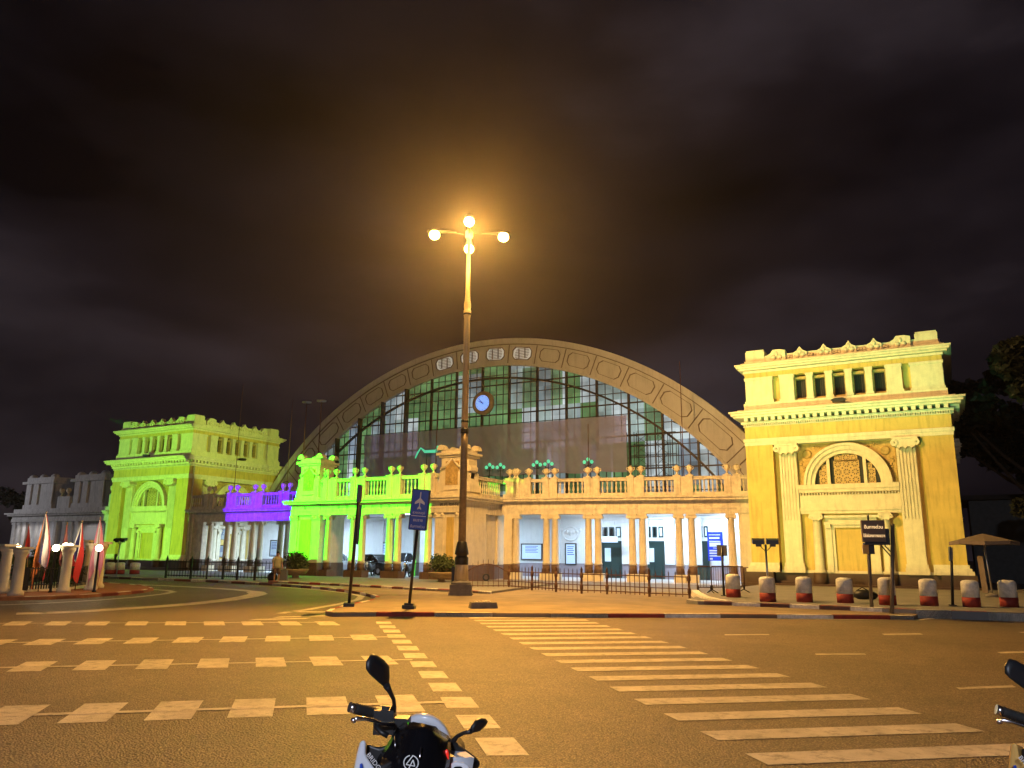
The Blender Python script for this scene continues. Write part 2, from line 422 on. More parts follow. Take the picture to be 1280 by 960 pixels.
def text(body, size, m, name, parent, mw, ext=.003, align='CENTER', fit=None):
    cu = bpy.data.curves.new('text', 'FONT'); cu.body = body; cu.size = size; cu.extrude = ext; cu.align_x = align; cu.align_y = 'CENTER'; cu.resolution_u = 3
    o = bpy.data.objects.new('text', cu); COL.objects.link(o)
    dg = bpy.context.evaluated_depsgraph_get()
    me = bpy.data.meshes.new_from_object(o.evaluated_get(dg))
    bpy.data.objects.remove(o); bpy.data.curves.remove(cu)
    me.materials.clear(); me.materials.append(m)
    if fit:
        xs_ = [v.co.x for v in me.vertices]; ys_ = [v.co.y for v in me.vertices]; cy_ = (max(ys_)+min(ys_))/2; cx_ = (max(xs_)+min(xs_))/2
        k_ = min(fit[0]/(max(xs_)-min(xs_)), fit[1]/(max(ys_)-min(ys_)))
        for v in me.vertices: v.co.x = (v.co.x-cx_)*k_; v.co.y = (v.co.y-cy_)*k_*1.1
    r = bpy.data.objects.new(name, me); COL.objects.link(r); r.matrix_local = mw
    if parent: r.parent = parent
    return r
def flat_text_matrix(loc, rz=0.0):       # upright text facing -y, turned by rz
    return Matrix.Translation(loc) @ Matrix.Rotation(rz, 4, 'Z') @ Matrix.Rotation(pi/2, 4, 'X')

# ------------------------------------------------------------------ ground, forecourt, kerbs, markings
ZA, ZB = .12, .24
b = MB(); b.poly([(-700, -60, 0), (500, -60, 0), (500, 900, 0), (-700, 900, 0)])
tag(b.build('road', ASPH), kind='structure')

def slab(name, pts, z0, z1, m):
    b = MB(); b.prism([(p[0], p[1]) for p in pts], z0, z1, 'z')
    bm = None
    return tag(b.build(name, m), kind='structure')
def resample(pts, step):
    pts = [Vector((p[0], p[1], 0)) for p in pts]; out = [pts[0]]; need = step
    for a, c in zip(pts, pts[1:]):
        L = (c-a).length; t = 0.0
        while L-t >= need:
            t += need; out.append(a+(c-a)*(t/L)); need = step
        need -= L-t
    if (out[-1]-pts[-1]).length > step*.3: out.append(pts[-1])
    return out
def kerb(name, pts, z1, step, wid=.16, flip=1, start=0):
    root = empty(name, (pts[0][0], pts[0][1], 0), kind='structure')
    P = resample(pts, step); o = root.location
    for k, (a, c) in enumerate(zip(P, P[1:])):
        d = (c-a).normalized(); n = Vector((-d.y, d.x, 0))*wid*flip
        g = d*.008
        z = z1+random.uniform(-.006, .006)
        q = [a+g, c-g, c-g+n, a+g+n]
        b = MB()
        B0 = [b.vert((p.x, p.y, -.02)) for p in q]; B1 = [b.vert((p.x, p.y, z-.02)) for p in q]
        ins = n*.12
        B2 = [b.vert((p.x, p.y, z)) for p in (q[0]+ins+g, q[1]+ins-g, q[2]-ins-g, q[3]-ins+g)]
        for r0, r1 in ((B0, B1), (B1, B2)):
            for j in range(4): b.face((r0[j], r0[(j+1) % 4], r1[(j+1) % 4], r1[j]))
        b.face(B2)
        b.build('kerb_stone', REDP if (k+start) % 2 else WHITEP, root, (o.x, o.y, 0))
    return root
def px(*pts, z=ZA): return [G(x, y, z) for x, y in pts]

ISL_L = px((180, 722.5), (250, 724.5), (340, 729), (395, 733), (430, 737), (455, 740.5), (469, 744.5), (470, 747), (458, 750.5), (438, 754.5), (420, 758.5), (408, 762), (407, 764))
ISL_F = px((407, 764), (416, 765.3), (500, 764.8), (640, 766.3), (780, 766.8), (900, 767.3), (1000, 768), (1100, 769), (1143, 769.5))
ISL_B = px((1143, 769.5), (1147, 767.5), (1143, 765.5), (1090, 762.5), (1010, 758.2), (930, 754.5), (858, 750.5))
left_far = [Vector((-61.0, 33.2, 0)), Vector((-78, 33.0, 0)), Vector((-130, 34, 0))]
fore = left_far[::-1]+ISL_L+ISL_F[1:]+ISL_B[1:]
back = [Vector((fore[-1].x-.2, 44.5, 0)), Vector((-130, 44.5, 0))]
# forecourt plate with the island as its near tongue
slab('traffic_island', [p for p in ISL_L[4:]+ISL_F[1:]+ISL_B[1:]]+[Vector((-9.5, 36, 0)), Vector((-20, 33.2, 0)), Vector((-27, 31.0, 0))], 0, ZA-.004, PAVING)
slab('forecourt', left_far[::-1]+ISL_L[:5]+[Vector((-27, 31.0, 0)), Vector((-20, 33.2, 0)), Vector((-9.5, 36, 0)), Vector((-9.5, 60, 0)), Vector((-130, 60, 0))], 0, ZA-.006, GREYPAV)
kerb('island_kerb', ISL_L[2:], ZA, 1.05, flip=1)
kerb('island_front_kerb', ISL_F, ZA, 1.62, flip=1, start=0)
kerb('forecourt_kerb', [left_far[1], left_far[0]]+ISL_L[:3], ZA, 1.3, flip=1)
# pavement with the bollards in front of the right tower
BP = px((858, 749.5), (872, 751), (930, 752.8), (1000, 755.5), (1080, 759), (1143, 761.8), (1210, 764), (1280, 766), (1420, 770), z=ZB)
slab('tower_pavement', BP+[Vector((60, 27, 0)), Vector((60, 60, 0)), Vector((-9.6, 60, 0)), Vector((-9.6, 36, 0))], 0, ZB-.004, GREYPAV)
kerb('pavement_kerb', BP, ZB, .92, flip=1)
# porch step kerb in front of the columns
PK = px((335, 726.0), (400, 728.5), (480, 732.5), (560, 736.8), (612, 739.2), z=.22)
kerb('porch_kerb', PK, .22, .78, flip=1, start=1)
slab('porch_apron', PK+[Vector((-19.5, 40, 0)), Vector((-40, 40.0, 0))], 0, .205, GREYPAV)

# markings: flat paint sheets
def stripe(b, p, e, L, w, W, z=.004):
    p, e, w = Vector((*p, 0)), Vector((*e, 0)), Vector((*w, 0))
    e = e.normalized()*L; w = w.normalized()*W
    b.poly([(q.x, q.y, z) for q in (p, p+e, p+e+w, p+w)])
zebra = empty('zebra_crossing', (-1.81, 7.5, 0), kind='structure')
e1 = (.773, .634); st = Vector((-.597, .675))
for k in range(-1, 18):
    p = Vector((-1.81, 7.5))+st*k
    b = MB(); stripe(b, p, e1, 2.86+.012*k, (.26, -.29), .39, .006)
    b.build('stripe', PAINT, zebra, (-1.81, 7.5, 0))
def row(name, p0, step, n, along, depth, D, w, line=None, z=.004):
    root = empty(name, (p0[0], p0[1], 0), kind='structure')
    for k in range(n):
        b = MB(); stripe(b, (p0[0]+step[0]*k, p0[1]+step[1]*k), along, w, depth, D, z)
        b.build('marking_block', PAINT, root, (p0[0], p0[1], 0))
    if line:
        a, c = Vector(line[0]), Vector(line[1])
        b = MB(); stripe(b, a, c-a, (c-a).length, (.7, -.72), .12, z+.004)
        b.build('guide_line', PAINT, root, (p0[0], p0[1], 0))
row('chequer_row', (-10.62, 4.25), (.606, .54), 8, (.32, .29), (.72, -.75), 1.08, .46, ((-10.6, 3.55), (-5.42, 8.2)))
row('chequer_row', (-14.71, 5.79), (.637, .565), 10, (.34, .28), (.80, -.74), 1.10, .45, ((-14.6, 5.05), (-8.0, 11.0)))
row('chequer_row', (-17.66, 7.7), (.622, .577), 11, (.35, .31), (.74, -.76), 1.06, .48, ((-17.6, 7.0), (-10.4, 13.75)))
row('chequer_row', (-21.6, 10.25), (.722, .527), 11, (.40, .29), (.87, -.71), 1.12, .48, ((-21.5, 9.6), (-13.9, 15.6)))
row('stop_line_blocks', (-13.1, 16.4), (.745, -.803), 15, (.33, .22), (.65, -.755), .68, .37)
lanes = empty('lane_dashes', (-1.7, 20.6, 0), kind='structure')
for (a, c, W) in (((-1.7, 20.6), (-.94, 21.26), .42), ((-2.43, 15.66), (-1.66, 16.22), .28), ((-.19, 12.72), (.49, 13.36), .22), ((-4.73, 18.3), (-3.9, 18.97), .3), ((.47, 17.9), (1.15, 18.55), .3), ((1.1, 23.1), (1.9, 23.8), .35)):
    b = MB(); a, c = Vector(a), Vector(c)
    stripe(b, a, c-a, (c-a).length, (.25, -.97), W*.75, .005); b.build('dash', PAINT, lanes, (-1.7, 20.6, 0))
def band(name, pts, w, z=.005, m=None):
    b = MB(); P = [Vector((p[0], p[1], 0)) for p in pts]
    for k in range(len(P)-1):
        d0 = (P[min(k+1, len(P)-1)]-P[max(k-1, 0)]).normalized(); d1 = (P[min(k+2, len(P)-1)]-P[k]).normalized()
        n0, n1 = Vector((-d0.y, d0.x, 0))*w/2, Vector((-d1.y, d1.x, 0))*w/2
        b.poly([(q.x, q.y, z) for q in (P[k]-n0, P[k+1]-n1, P[k+1]+n1, P[k]+n0)])
    return tag(b.build(name, m or PAINT), kind='structure')
band('island_edge_line', px((412, 769.5), (500, 770.5), (700, 772), (900, 773), (1080, 774.5), (1150, 775), (1165, 773), z=0), .16)
band('curve_edge_line', px((0, 756.5), (60, 754), (120, 750.5), (170, 746.5), (205, 742.5), (217, 740), (210, 738.3), (190, 736.8), z=0), .30)
band('curve_edge_line', px((345, 733.5), (400, 737.5), (440, 742), (452, 745.5), (448, 749.5), (425, 755), (385, 762), (350, 767), z=0), .28)
# broad dashed guide curve of the left turn
gl = empty('turn_guide_line', (-20, 16, 0), kind='structure')
gp = px((20, 768.5), (60, 767.5), (110, 765.3), (160, 762), (210, 758.8), (255, 755), (295, 750.5), (322, 746), (335, 742.5), (330, 740), (305, 737.2), (260, 734.4), (200, 731.5), (150, 729.5), z=0)
for k, (a, c) in enumerate(zip(gp, gp[1:])):
    d = c-a; n = Vector((-d.y, d.x)).normalized()
    b = MB(); stripe(b, (a.x, a.y), (d.x, d.y), d.length*.97, n, .75 if k < 9 else .55, .005); b.build('guide_dash', PAINT, gl, (-20, 16, 0))
b = MB()
for x0, y0, x1, y1 in ((350, 771, 420, 769), (320, 774, 390, 772.3), (360, 764.2, 410, 764.5)):
    a, c = G(x0, y0), G(x1, y1); d = c-a
    stripe(b, (a.x, a.y), (d.x, d.y), d.length, (.3, -.95), .4, .005)
b.build('hatch_marks', PAINT, gl, (-20, 16, 0))

# ------------------------------------------------------------------ station towers
TW = 10.45
def Tfront(s, d, z): return (s, -d, z)
def Tright(s, d, z): return (TW+d, s, z)

def capital(T, s, d, z0, z1, w, name, parent, m):
    b = MB(T); h = z1-z0
    b.box(s-w*.62, s+w*.62, d-w*.55, d+w*.5, z1-h*.22, z1)
    for q in (-1, 1):
        for j in range(10):
            pass
        n = 10; r = h*.36; cx = s+q*w*.52; cz = z0+h*.45
        A = [b.vert((cx+r*cos(2*pi*k/n), d-w*.4, cz+r*sin(2*pi*k/n))) for k in range(n)]
        B = [b.vert((cx+r*cos(2*pi*k/n), d+w*.52, cz+r*sin(2*pi*k/n))) for k in range(n)]
        for k in range(n): b.face((A[k], A[(k+1) % n], B[(k+1) % n], B[k]))
        b.face(A); b.face(B)
        n = 6; r *= .45
        A = [b.vert((cx+r*cos(2*pi*k/n), d+w*.5, cz+r*sin(2*pi*k/n))) for k in range(n)]
        C = b.vert((cx, d+w*.62, cz))
        for k in range(n): b.face((A[k], A[(k+1) % n], C))
    b.box(s-w*.45, s+w*.45, d-w*.4, d+w*.45, z0, z1-h*.22)
    for k in range(3):
        x = s+(k-1)*w*.3
        b.prism([(x-w*.1, z0+h*.02), (x+w*.1, z0+h*.02), (x, z0-h*.22)], d, d+w*.5)
    return b.build(name, m, parent)

def lattice_tile_mesh():
    b = MB(); r = .5; n = 16
    # square plate with an eight-lobed rosette of holes, drawn as frame, hub and eight spokes
    o = [(.5*max(-1, min(1, 1.42*cos(2*pi*k/n+pi/n))), .5*max(-1, min(1, 1.42*sin(2*pi*k/n+pi/n)))) for k in range(n)]
    i = [(.40*cos(2*pi*k/n+pi/n), .40*sin(2*pi*k/n+pi/n)) for k in range(n)]
    A = [b.vert((x, 0, z)) for x, z in o]; B = [b.vert((x, 0, z)) for x, z in i]; C = [b.vert((x, .09, z)) for x, z in i]
    for k in range(n):
        b.face((A[k], A[(k+1) % n], B[(k+1) % n], B[k])); b.face((B[k], B[(k+1) % n], C[(k+1) % n], C[k]))
    for k in range(8):
        a = pi/4*k; ux, uz = cos(a), sin(a); px_, pz = -uz, ux
        b.poly([(ux*.05+px_*.045, 0, uz*.05+pz*.045), (ux*.05-px_*.045, 0, uz*.05-pz*.045), (ux*.42-px_*.075, 0, uz*.42-pz*.075), (ux*.42+px_*.075, 0, uz*.42+pz*.075)])
    b.poly([(.12*cos(pi/4*k), -.01, .12*sin(pi/4*k)) for k in range(8)])
    return b.mesh('lattice_tile', LATT)
LTILE = lattice_tile_mesh()

def face_details(T, root, tag_=''):
    c = TW/2; rd = -.55
    # fluted pilasters
    for s in (2.24, 8.21):
        b = MB(T); w = .47
        b.box(s-w-.08, s+w+.08, rd, -.12, .9, 1.22); b.box(s-w-.04, s+w+.04, rd, -.15, 1.22, 1.42)
        n = 6; pts = []
        for k in range(n):
            x0 = s-w+2*w*k/n; x1 = s-w+2*w*(k+1)/n; q = (x1-x0)
            b.box(x0+q*.16, x1-q*.16, rd+.1, -.19, 3.7, 7.45)
        b.box(s-w, s+w, rd, -.25, 1.42, 7.55)
        b.box(s-w+.02, s+w-.02, rd+.1, -.19, 1.42, 3.7)
        p = b.build('pilaster', TRIM, root)
        capital(T, s, -.22, 7.42, 7.93, .98, 'capital', p, TRIM)
    # arch window
    R_, r_ = 2.22, 1.66; az = 5.63
    b = MB(T)
    b.arc(c, az, r_, az, r_+.2, rd-.3, -.30, -pi/2, pi/2, 28); b.arc(c, az, r_+.2, az, R_-.14, rd, -.2, -pi/2, pi/2, 28); b.arc(c, az, R_-.14, az, R_, rd, -.12, -pi/2, pi/2, 28)
    aw = b.build('arch_window', TRIM, root)
    b = MB(T); b.arc(c, az, .01, az, r_+.01, rd+.02, rd+.03, -pi/2, pi/2, 24); b.build('dark_backing', DARK, aw)  # black sheet in place of a hole, darkness behind the lattice painted in
    b = MB(T)
    for q in (-.92, .92): b.box(c+q-.08, c+q+.08, rd, -.33, az, az+math.sqrt(r_**2-.92**2)+.03)
    b.build('mullion', TRIM, aw)
    tw = .43
    spots = [((i-1)*tw, j*tw+.23, tw) for i in range(3) for j in range(3)]+[(0, 1.44, .40), (-.40, 1.40, .36), (.40, 1.40, .36)]
    spots += [(q*(1.215+.0*j), .22+.40*j, .40) for q in (-1, 1) for j in range(2)]+[(q*1.13, .96, .28) for q in (-1, 1)]
    for x, z, s_ in spots:
        o = inst('lattice_tile', LTILE, aw)
        p = Vector(T(c+x, rd+.09, az+z)); nrm = Vector(T(c+x, rd+1.09, az+z))-p
        o.location = p; o.rotation_euler = (0, 0, math.atan2(nrm.y, nrm.x)+pi/2); o.scale = (s_, 1, s_)
    # spandrels
    for q in (-1, 1):
        b = MB(T); pts = []
        for k in range(9):
            a = .25+(pi/2-.25)*k/8; pts.append((c+q*(R_+.02)*sin(a), az+(R_+.02)*cos(a)))
        pts += [(c+q*2.46, az), (c+q*2.46, 7.86), (c+q*.58, 7.86)]
        b.prism(pts, rd, rd+.07); sp = b.build('spandrel', RELIEF, root)
        b = MB(T); x, z = c+q*1.98, 7.35
        n = 12
        A = [b.vert((x+.27*cos(2*pi*k/n), rd+.07, z+.27*sin(2*pi*k/n))) for k in range(n)]; B = [b.vert((x+.2*cos(2*pi*k/n), rd+.17, z+.2*sin(2*pi*k/n))) for k in range(n)]
        for k in range(n): b.face((A[k], A[(k+1) % n], B[(k+1) % n], B[k]))
        b.face(B)
        for k in range(7):
            b.ball((c+q*(2.3-.05*k+.07*(k % 2)), rd+.08, 6.95-.17*k), .1, .06, .08, 6, 4)
            b.ball((c+q*(1.6-.13*k), rd+.08, 7.72-.015*k*k*.5), .08, .06, .07, 6, 4)
        b.build('relief', RELIEF, sp)
    # sill, dentils, lower frieze and architrave
    b = MB(T)
    b.box(1.5+1.2, TW-2.7, rd, -.13, 5.38, 5.63); b.box(2.72, TW-2.72, rd, -.20, 5.2, 5.38)
    for k in range(34):
        x = 2.78+k*(TW-5.56)/33; b.box(x-.035, x+.035, rd, -.24, 5.06, 5.19)
    b.box(2.72, TW-2.72, rd, -.31, 4.36, 5.06); b.box(2.72, TW-2.72, rd, -.2, 4.22, 4.36); b.box(2.72, TW-2.72, rd, -.27, 4.05, 4.22)
    b.build('lower_entablature', TRIM, root)
    # small columns and door surround
    for s in (3.52, 6.93):
        cx, cy, _ = T(s, -.30, 0)
        b = MB(); b.lathe(cx, cy, [(.36, .05), (.36, .9)], 12); b.build('column_pedestal', PLINTH, root)
        b = MB(); b.lathe(cx, cy, [(.34, .9), (.34, 1.0), (.28, 1.06), (.255, 1.12), (.25, 2.0), (.21, 3.72), (.24, 3.78)], 12)
        col = b.build('column', TRIM, root)
        capital(T, s, -.22, 3.72, 4.05, .5, 'capital', col, TRIM)
    b = MB(T)
    for q in (-1, 1):
        b.box(c+q*1.15-.16, c+q*1.15+.16, rd, -.30, .95, 3.45); b.box(c+q*.92-.08, c+q*.92+.08, rd, -.38, .95, 3.3)
        b.prism([(c+q*1.15-.14, 3.28), (c+q*1.15+.14, 3.28), (c+q*1.15+.14, 3.5), (c+q*1.15-.14, 3.5)], -.3, -.17)
    b.box(c-1.35, c+1.35, rd, -.26, 3.45, 3.62); b.box(c-1.28, c+1.28, rd, -.36, 3.62, 3.82); b.box(c-1.42, c+1.42, rd, -.16, 3.82, 3.95)
    b.box(c-1.0, c+1.0, rd, -.36, 3.3, 3.45)
    ds = b.build('door_surround', TRIM, root)
    b = MB(T); b.box(c-.84, c+.84, rd, -.5, .95, 3.3); b.build('blind_door', WALL, ds)
    b = MB(T); b.box(c-.3, c+.3, rd, -.49, .62, .67); n = 14
    for k in range(n):
        a0, a1 = 2*pi*k/n, 2*pi*(k+1)/n
        b.poly([(c+.28*cos(a0), -.02, .48+.28*sin(a0)), (c+.28*cos(a1), -.02, .48+.28*sin(a1)), (c+.22*cos(a1), -.02, .48+.22*sin(a1)), (c+.22*cos(a0), -.02, .48+.22*sin(a0))])
    b.build('plinth_roundel', PLINTH, root)
    # modillions and dentils
    b = MB(T)
    n = 28
    for k in range(n):
        s = .18+k*(TW-.36)/(n-1); b.box(s-.10, s+.10, 0, .42, 9.30, 9.50)
    tag(b.build('modillions', TRIM, root), kind='stuff')
    b = MB(T); n = 90
    for k in range(n):
        s = .04+k*(TW-.08)/(n-1); b.box(s-.03, s+.03, 0, .13, 9.06, 9.18)
    tag(b.build('dentils', TRIM, root), kind='stuff')
    # attic
    ad = -.30
    for s0, s1 in ((2.08, 2.78), (TW-2.78, TW-2.08)):
        b = MB(T)
        b.box(s0, s1, ad-.5, -.1, 10.38, 11.95); b.box(s0-.05, s1+.05, ad-.5, -.05, 10.38, 10.55); b.box(s0-.04, s1+.04, ad-.5, -.06, 11.8, 11.95)
        b.build('attic_pier', TRIM, root)
    for q in (-1, 1):
        s = c+q*(c-1.85)
        b = MB(T); b.box(s-.25, s+.25, ad-.25, ad-.2, 10.38, 11.95); b.build('attic_niche', WALL, root)
    ws = [c+(k-2)*1.02 for k in range(5)]
    for k in range(6):
        b = MB(T)
        s = c+(k-2.5)*1.02; b.box(s-.17, s+.17, ad-.35, -.12, 10.42, 11.93); b.box(s-.21, s+.21, ad-.3, -.09, 10.42, 10.55); b.box(s-.21, s+.21, ad-.3, -.09, 11.78, 11.93)
        b.build('window_pier', TRIM, root)
    for s in ws:
        b = MB(T)
        for p0, p1 in (((s-.36, 10.42), (s-.27, 11.8)), ((s+.27, 10.42), (s+.36, 11.8)), ((s-.36, 11.66), (s+.36, 11.8)), ((s-.36, 10.42), (s+.36, 10.56))):
            b.box(p0[0], p1[0], ad-.42, ad-.08, p0[1], p1[1])
        w = b.build('attic_window', RELIEF, root)
        b = MB(T); b.box(s-.34, s+.34, ad-.52, ad-.46, 10.45, 11.8); b.build('dark_opening', DARK, w)
        b = MB(T)
        for k in range(5): x = s-.2+k*.1; b.box(x-.012, x+.012, ad-.38, ad-.36, 10.55, 11.67)
        b.build('bars', BARS, w)
    # cresting between the corner blocks
    b = MB(T); b.box(1.3, TW-1.3, -.55, -.25, 12.76, 13.12); b.box(1.3, TW-1.3, -.5, -.3, 13.12, 13.22)
    cst = b.build('cresting', TRIM, root)
    n = 6
    for k in range(n):
        s = 2.0+k*(TW-4.0)/(n-1); big = k in (0, n-1)
        b = MB(T)
        if big:
            b.prism([(s-.5, 12.78), (s+.5, 12.78), (s+.5, 13.4), (s+.2, 13.48), (s-.2, 13.48), (s-.32, 13.3), (s-.5, 13.2)], -.6, -.12)
        else:
            b.prism([(s-.42, 12.78), (s+.42, 12.78), (s+.36, 13.18), (s+.15, 13.3), (s, 13.52), (s-.15, 13.3), (s-.36, 13.18)], -.5, -.12)
        for q in (-1, 1): b.ball((s+q*.16, -.12, 13.0), .15, .08, .17, 8, 5)
        b.ball((s, -.12, 13.22), .1, .07, .16, 8, 5)
        b.build('cresting_leaf', TRIM, cst)
        if k < n-1:
            b = MB(T)
            for j in range(7):
                t = (j+1)/8; x = s+t*(TW-4.0)/(n-1); b.ball((x, -.2, 13.12-.55*(t*(1-t))), .1, .09, .09, 6, 4)
            b.build('swag', TRIM, cst)

def build_tower(label, loc):
    root = empty('station_tower', loc, label=label, cat='tower', group='square entrance towers of the station')
    b = MB()
    W = TW
    b.box(.56, W-.56, .56, W-.56, 0, 8.0)
    for x in (0, W-1.5):
        for y in (0, W-1.5): b.box(x, x+1.5, y, y+1.5, .9, 7.95)
    b.box(.01, W-.01, .01, W-.01, 8.30, 9.05)
    b.box(1.2, W-1.2, 1.2, W-1.2, 9, 12)
    b.box(.13, W-.13, .13, W-.13, 11.93, 12.36)
    b.build('wall', WALL, root)
    b = MB()
    for z0, z1, o in ((7.93, 8.13, .04), (8.13, 8.32, .09), (9.02, 9.07, .06), (9.18, 9.31, .16), (9.50, 9.62, .50), (9.62, 9.76, .62), (9.76, 9.86, .72), (9.86, 9.98, .30)):
        b.box(-o, W+o, -o, W+o, z0, z1)
    b.box(.02, W-.02, .02, W-.02, 9.98, 10.40)
    b.build('cornice', TRIM, root)
    b = MB()
    b.box(1.0, W-1.0, 1.0, W-1.0, 10.38, 11.94)
    for x in (.14, W-1.66):
        for y in (.14, W-1.66):
            b.box(x, x+1.52, y, y+1.52, 10.38, 11.93); b.box(x-.05, x+1.57, y-.05, y+1.57, 10.38, 10.54); b.box(x-.05, x+1.57, y-.05, y+1.57, 11.78, 11.93)
    b.build('attic_block', TRIM, root)
    b = MB()
    for z0, z1, o in ((12.20, 12.34, -.06), (12.36, 12.46, .14), (12.46, 12.58, .26), (12.58, 12.68, .34), (12.68, 12.78, .05)): b.box(-o, W+o, -o, W+o, z0, z1)
    b.build('attic_cornice', TRIM, root)
    for x in (.22, W-1.30):
        for y in (.22, W-1.30):
            b = MB(); b.box(x-.06, x+1.14, y-.06, y+1.14, 12.77, 12.95); b.box(x, x+1.08, y, y+1.08, 12.95, 13.50); b.box(x+.04, x+1.04, y+.04, y+1.04, 13.50, 13.60)
            b.build('corner_block', TRIM, root)
    b = MB()
    for x in (-.36, W-1.2):
        for y in (-.36, W-1.2): b.box(x, x+1.56, y, y+1.56, 0, .92)
    b.box(.3, W-.3, .3, W-.3, 0, .9); b.box(-.5, W+.5, -.5, W+.5, 0, .34)
    b.build('plinth', PLINTH, root)
    b = MB()
    for z0, z1, o in ((.92, 1.1, .26), (1.1, 1.24, .17), (1.24, 1.42, .08)):
        for x in (-o, W-1.5-.001):
            for y in (-o, W-1.5): b.box(x, x+1.5+o, y, y+1.5+o, z0, z1)
    b.box(.35, W-.35, .35, W-.35, .9, 1.04)
    b.build('base_moulding', TRIM, root)
    face_details(Tfront, root); face_details(Tright, root)
    for T in (Tfront, Tright):
        b = MB(T); b.box(TW/2-.32, TW/2+.32, .42, .70, 9.99, 10.1); b.prism([(TW/2-.4, 10.1), (TW/2+.4, 10.1), (TW/2+.2, 10.19), (TW/2-.2, 10.19)], .40, .74)
        b.build('cornice_floodlight', BLACKM, root)
    return root
TY = 45.5
tower = build_tower('yellow square tower lit amber at the right end of the station, behind the bollards', (-10.05, TY, 0))
tower2 = copy_tree(tower); tower2.location = (-68.0, TY, 0)
tower2['label'] = 'square tower lit bright green at the left end of the station, beside the purple porch'

# ------------------------------------------------------------------ porches
def column_mesh(z0, z1):
    b = MB(); b.lathe(0, 0, [(.24, z0), (.24, z0+.03), (.275, z0+.05), (.275, z0+.11), (.235, z0+.15), (.232, z0+1.2), (.198, z1-.32), (.22, z1-.29), (.20, z1-.26), (.20, z1-.22)], 14)
    return b.mesh('column', TRIM)
def column_base_mesh(z0, z1):
    b = MB(); b.lathe(0, 0, [(.27, z0), (.27, z1)], 14); return b.mesh('column_base', DADO)
def cap_mesh(z1):
    b = MB(); b.box(-.29, .29, -.27, .27, z1-.08, z1)
    for y in (-.2, .2):
        for x in (-.23, .23):
            n = 8; r = .12; A = [b.vert((x+r*cos(2*pi*k/n), y-.06, z1-.19+r*sin(2*pi*k/n))) for k in range(n)]; B = [b.vert((x+r*cos(2*pi*k/n), y+.06, z1-.19+r*sin(2*pi*k/n))) for k in range(n)]
            for k in range(n): b.face((A[k], A[(k+1) % n], B[(k+1) % n], B[k]))
            b.face(A); b.face(B)
    b.box(-.2, .2, -.2, .2, z1-.25, z1-.08)
    return b.mesh('capital', TRIM)
def plinth_block_mesh(z0, z1, m=None):
    b = MB(); b.box(-.36, .36, -.36, .36, z0, z1); return b.mesh('pedestal', m or TRIM)
URN_P = [(.10, 0), (.13, .03), (.13, .07), (.06, .10), (.05, .20), (.10, .24), (.17, .34), (.20, .44), (.16, .50), (.20, .54), (.20, .57), (.12, .60), (.05, .66)]
_b = MB(); _b.lathe(0, 0, URN_P, 10)
for q in (-1, 1): _b.path([(q*.17, 0, .36), (q*.26, 0, .44), (q*.24, 0, .54), (q*.17, 0, .55)], .025, 5)
URN = _b.mesh('urn', TRIM)
_b = MB(); _b.lathe(0, 0, [(.06, 0), (.06, .06), (.035, .1), (.075, .24), (.06, .32), (.032, .46), (.055, .52), (.055, .58), (.06, .62), (.06, .68)], 6)
BALU = _b.mesh('baluster', TRIM)
_cache = {}
def porch_column(root, s, d, z0, z1, dado, base_m=None):
    key = (z0, z1, dado, base_m is None)
    if key not in _cache: _cache[key] = (column_mesh(dado, z1), column_base_mesh(z0+.45, dado), cap_mesh(z1), plinth_block_mesh(z0, z0+.46, base_m))
    c, cb, cp, pb = _cache[key]
    o = inst('column', c, root, (s, d, 0)); inst('capital', cp, o); inst('column_base', cb, o)
    p = inst('pedestal', pb, o)
    return o
def entablature(root, x0, x1, y, za, zc, dep=.56, m=TRIM, lend=0, rend=0):
    b = MB(); h = zc-za
    b.box(x0, x1, y-.27, y+dep-.27, za, za+h*.28); b.box(x0, x1, y-.30, y+dep-.27, za+h*.28, za+h*.36); b.box(x0, x1, y-.25, y+dep-.27, za+h*.36, za+h*.66)
    b.box(x0-lend*.12, x1+rend*.12, y-.36, y+dep-.27, za+h*.66, za+h*.76); b.box(x0-lend*.4, x1+rend*.4, y-.66, y+dep-.27, za+h*.76, za+h*.90); b.box(x0-lend*.5, x1+rend*.5, y-.76, y+dep-.27, za+h*.90, zc)
    return b.build('entablature', m, root)
def balustrade(root, y, zc, zt, posts, ends, m=OLDTRIM, urns=True):
    """posts: list of (s0,s1) solid pedestals; balusters fill the gaps"""
    bal = MB(); x0, x1 = ends
    bal.box(x0, x1, y-.22, y+.18, zc, zc+.20); bal.box(x0, x1, y-.16, y+.16, zc+.20, zc+.26); bal.box(x0, x1, y-.17, y+.17, zt-.2, zt-.06); bal.box(x0, x1, y-.21, y+.21, zt-.06, zt)
    o = bal.build('balustrade', m, root)
    for s0, s1 in posts:
        b = MB()
        for s in (s0, s1): b.box(s-.2, s+.2, y-.27, y+.22, zc+.02, zt+.01); b.box(s-.25, s+.25, y-.31, y+.26, zt+.01, zt+.08); b.box(s-.24, s+.24, y-.3, y+.25, zc+.02, zc+.2)
        if s1-s0 > .45: b.box(s0+.2, s1-.2, y-.2, y+.18, zc+.2, zt-.06); 
        b.build('balustrade_post', m, root)
        if urns:
            for s in sorted({s0, s1}): inst('urn', URN, root, (s, y, zt+.08), sc=(1.0, 1.0, 1.0+.04*random.uniform(-1, 1)))
    edges = [x0]+[q for a, c in posts for q in (a-.22, c+.22)]+[x1]
    hb = zt-.2-(zc+.26)
    for a, c in zip(edges[0::2], edges[1::2]):
        L = c-a
        if L < .35: continue
        n = max(1, int(L/.255))
        for k in range(n): inst('baluster', BALU, o, (a+(k+.5)*L/n, y, zc+.26), sc=(1, 1, hb/.68))

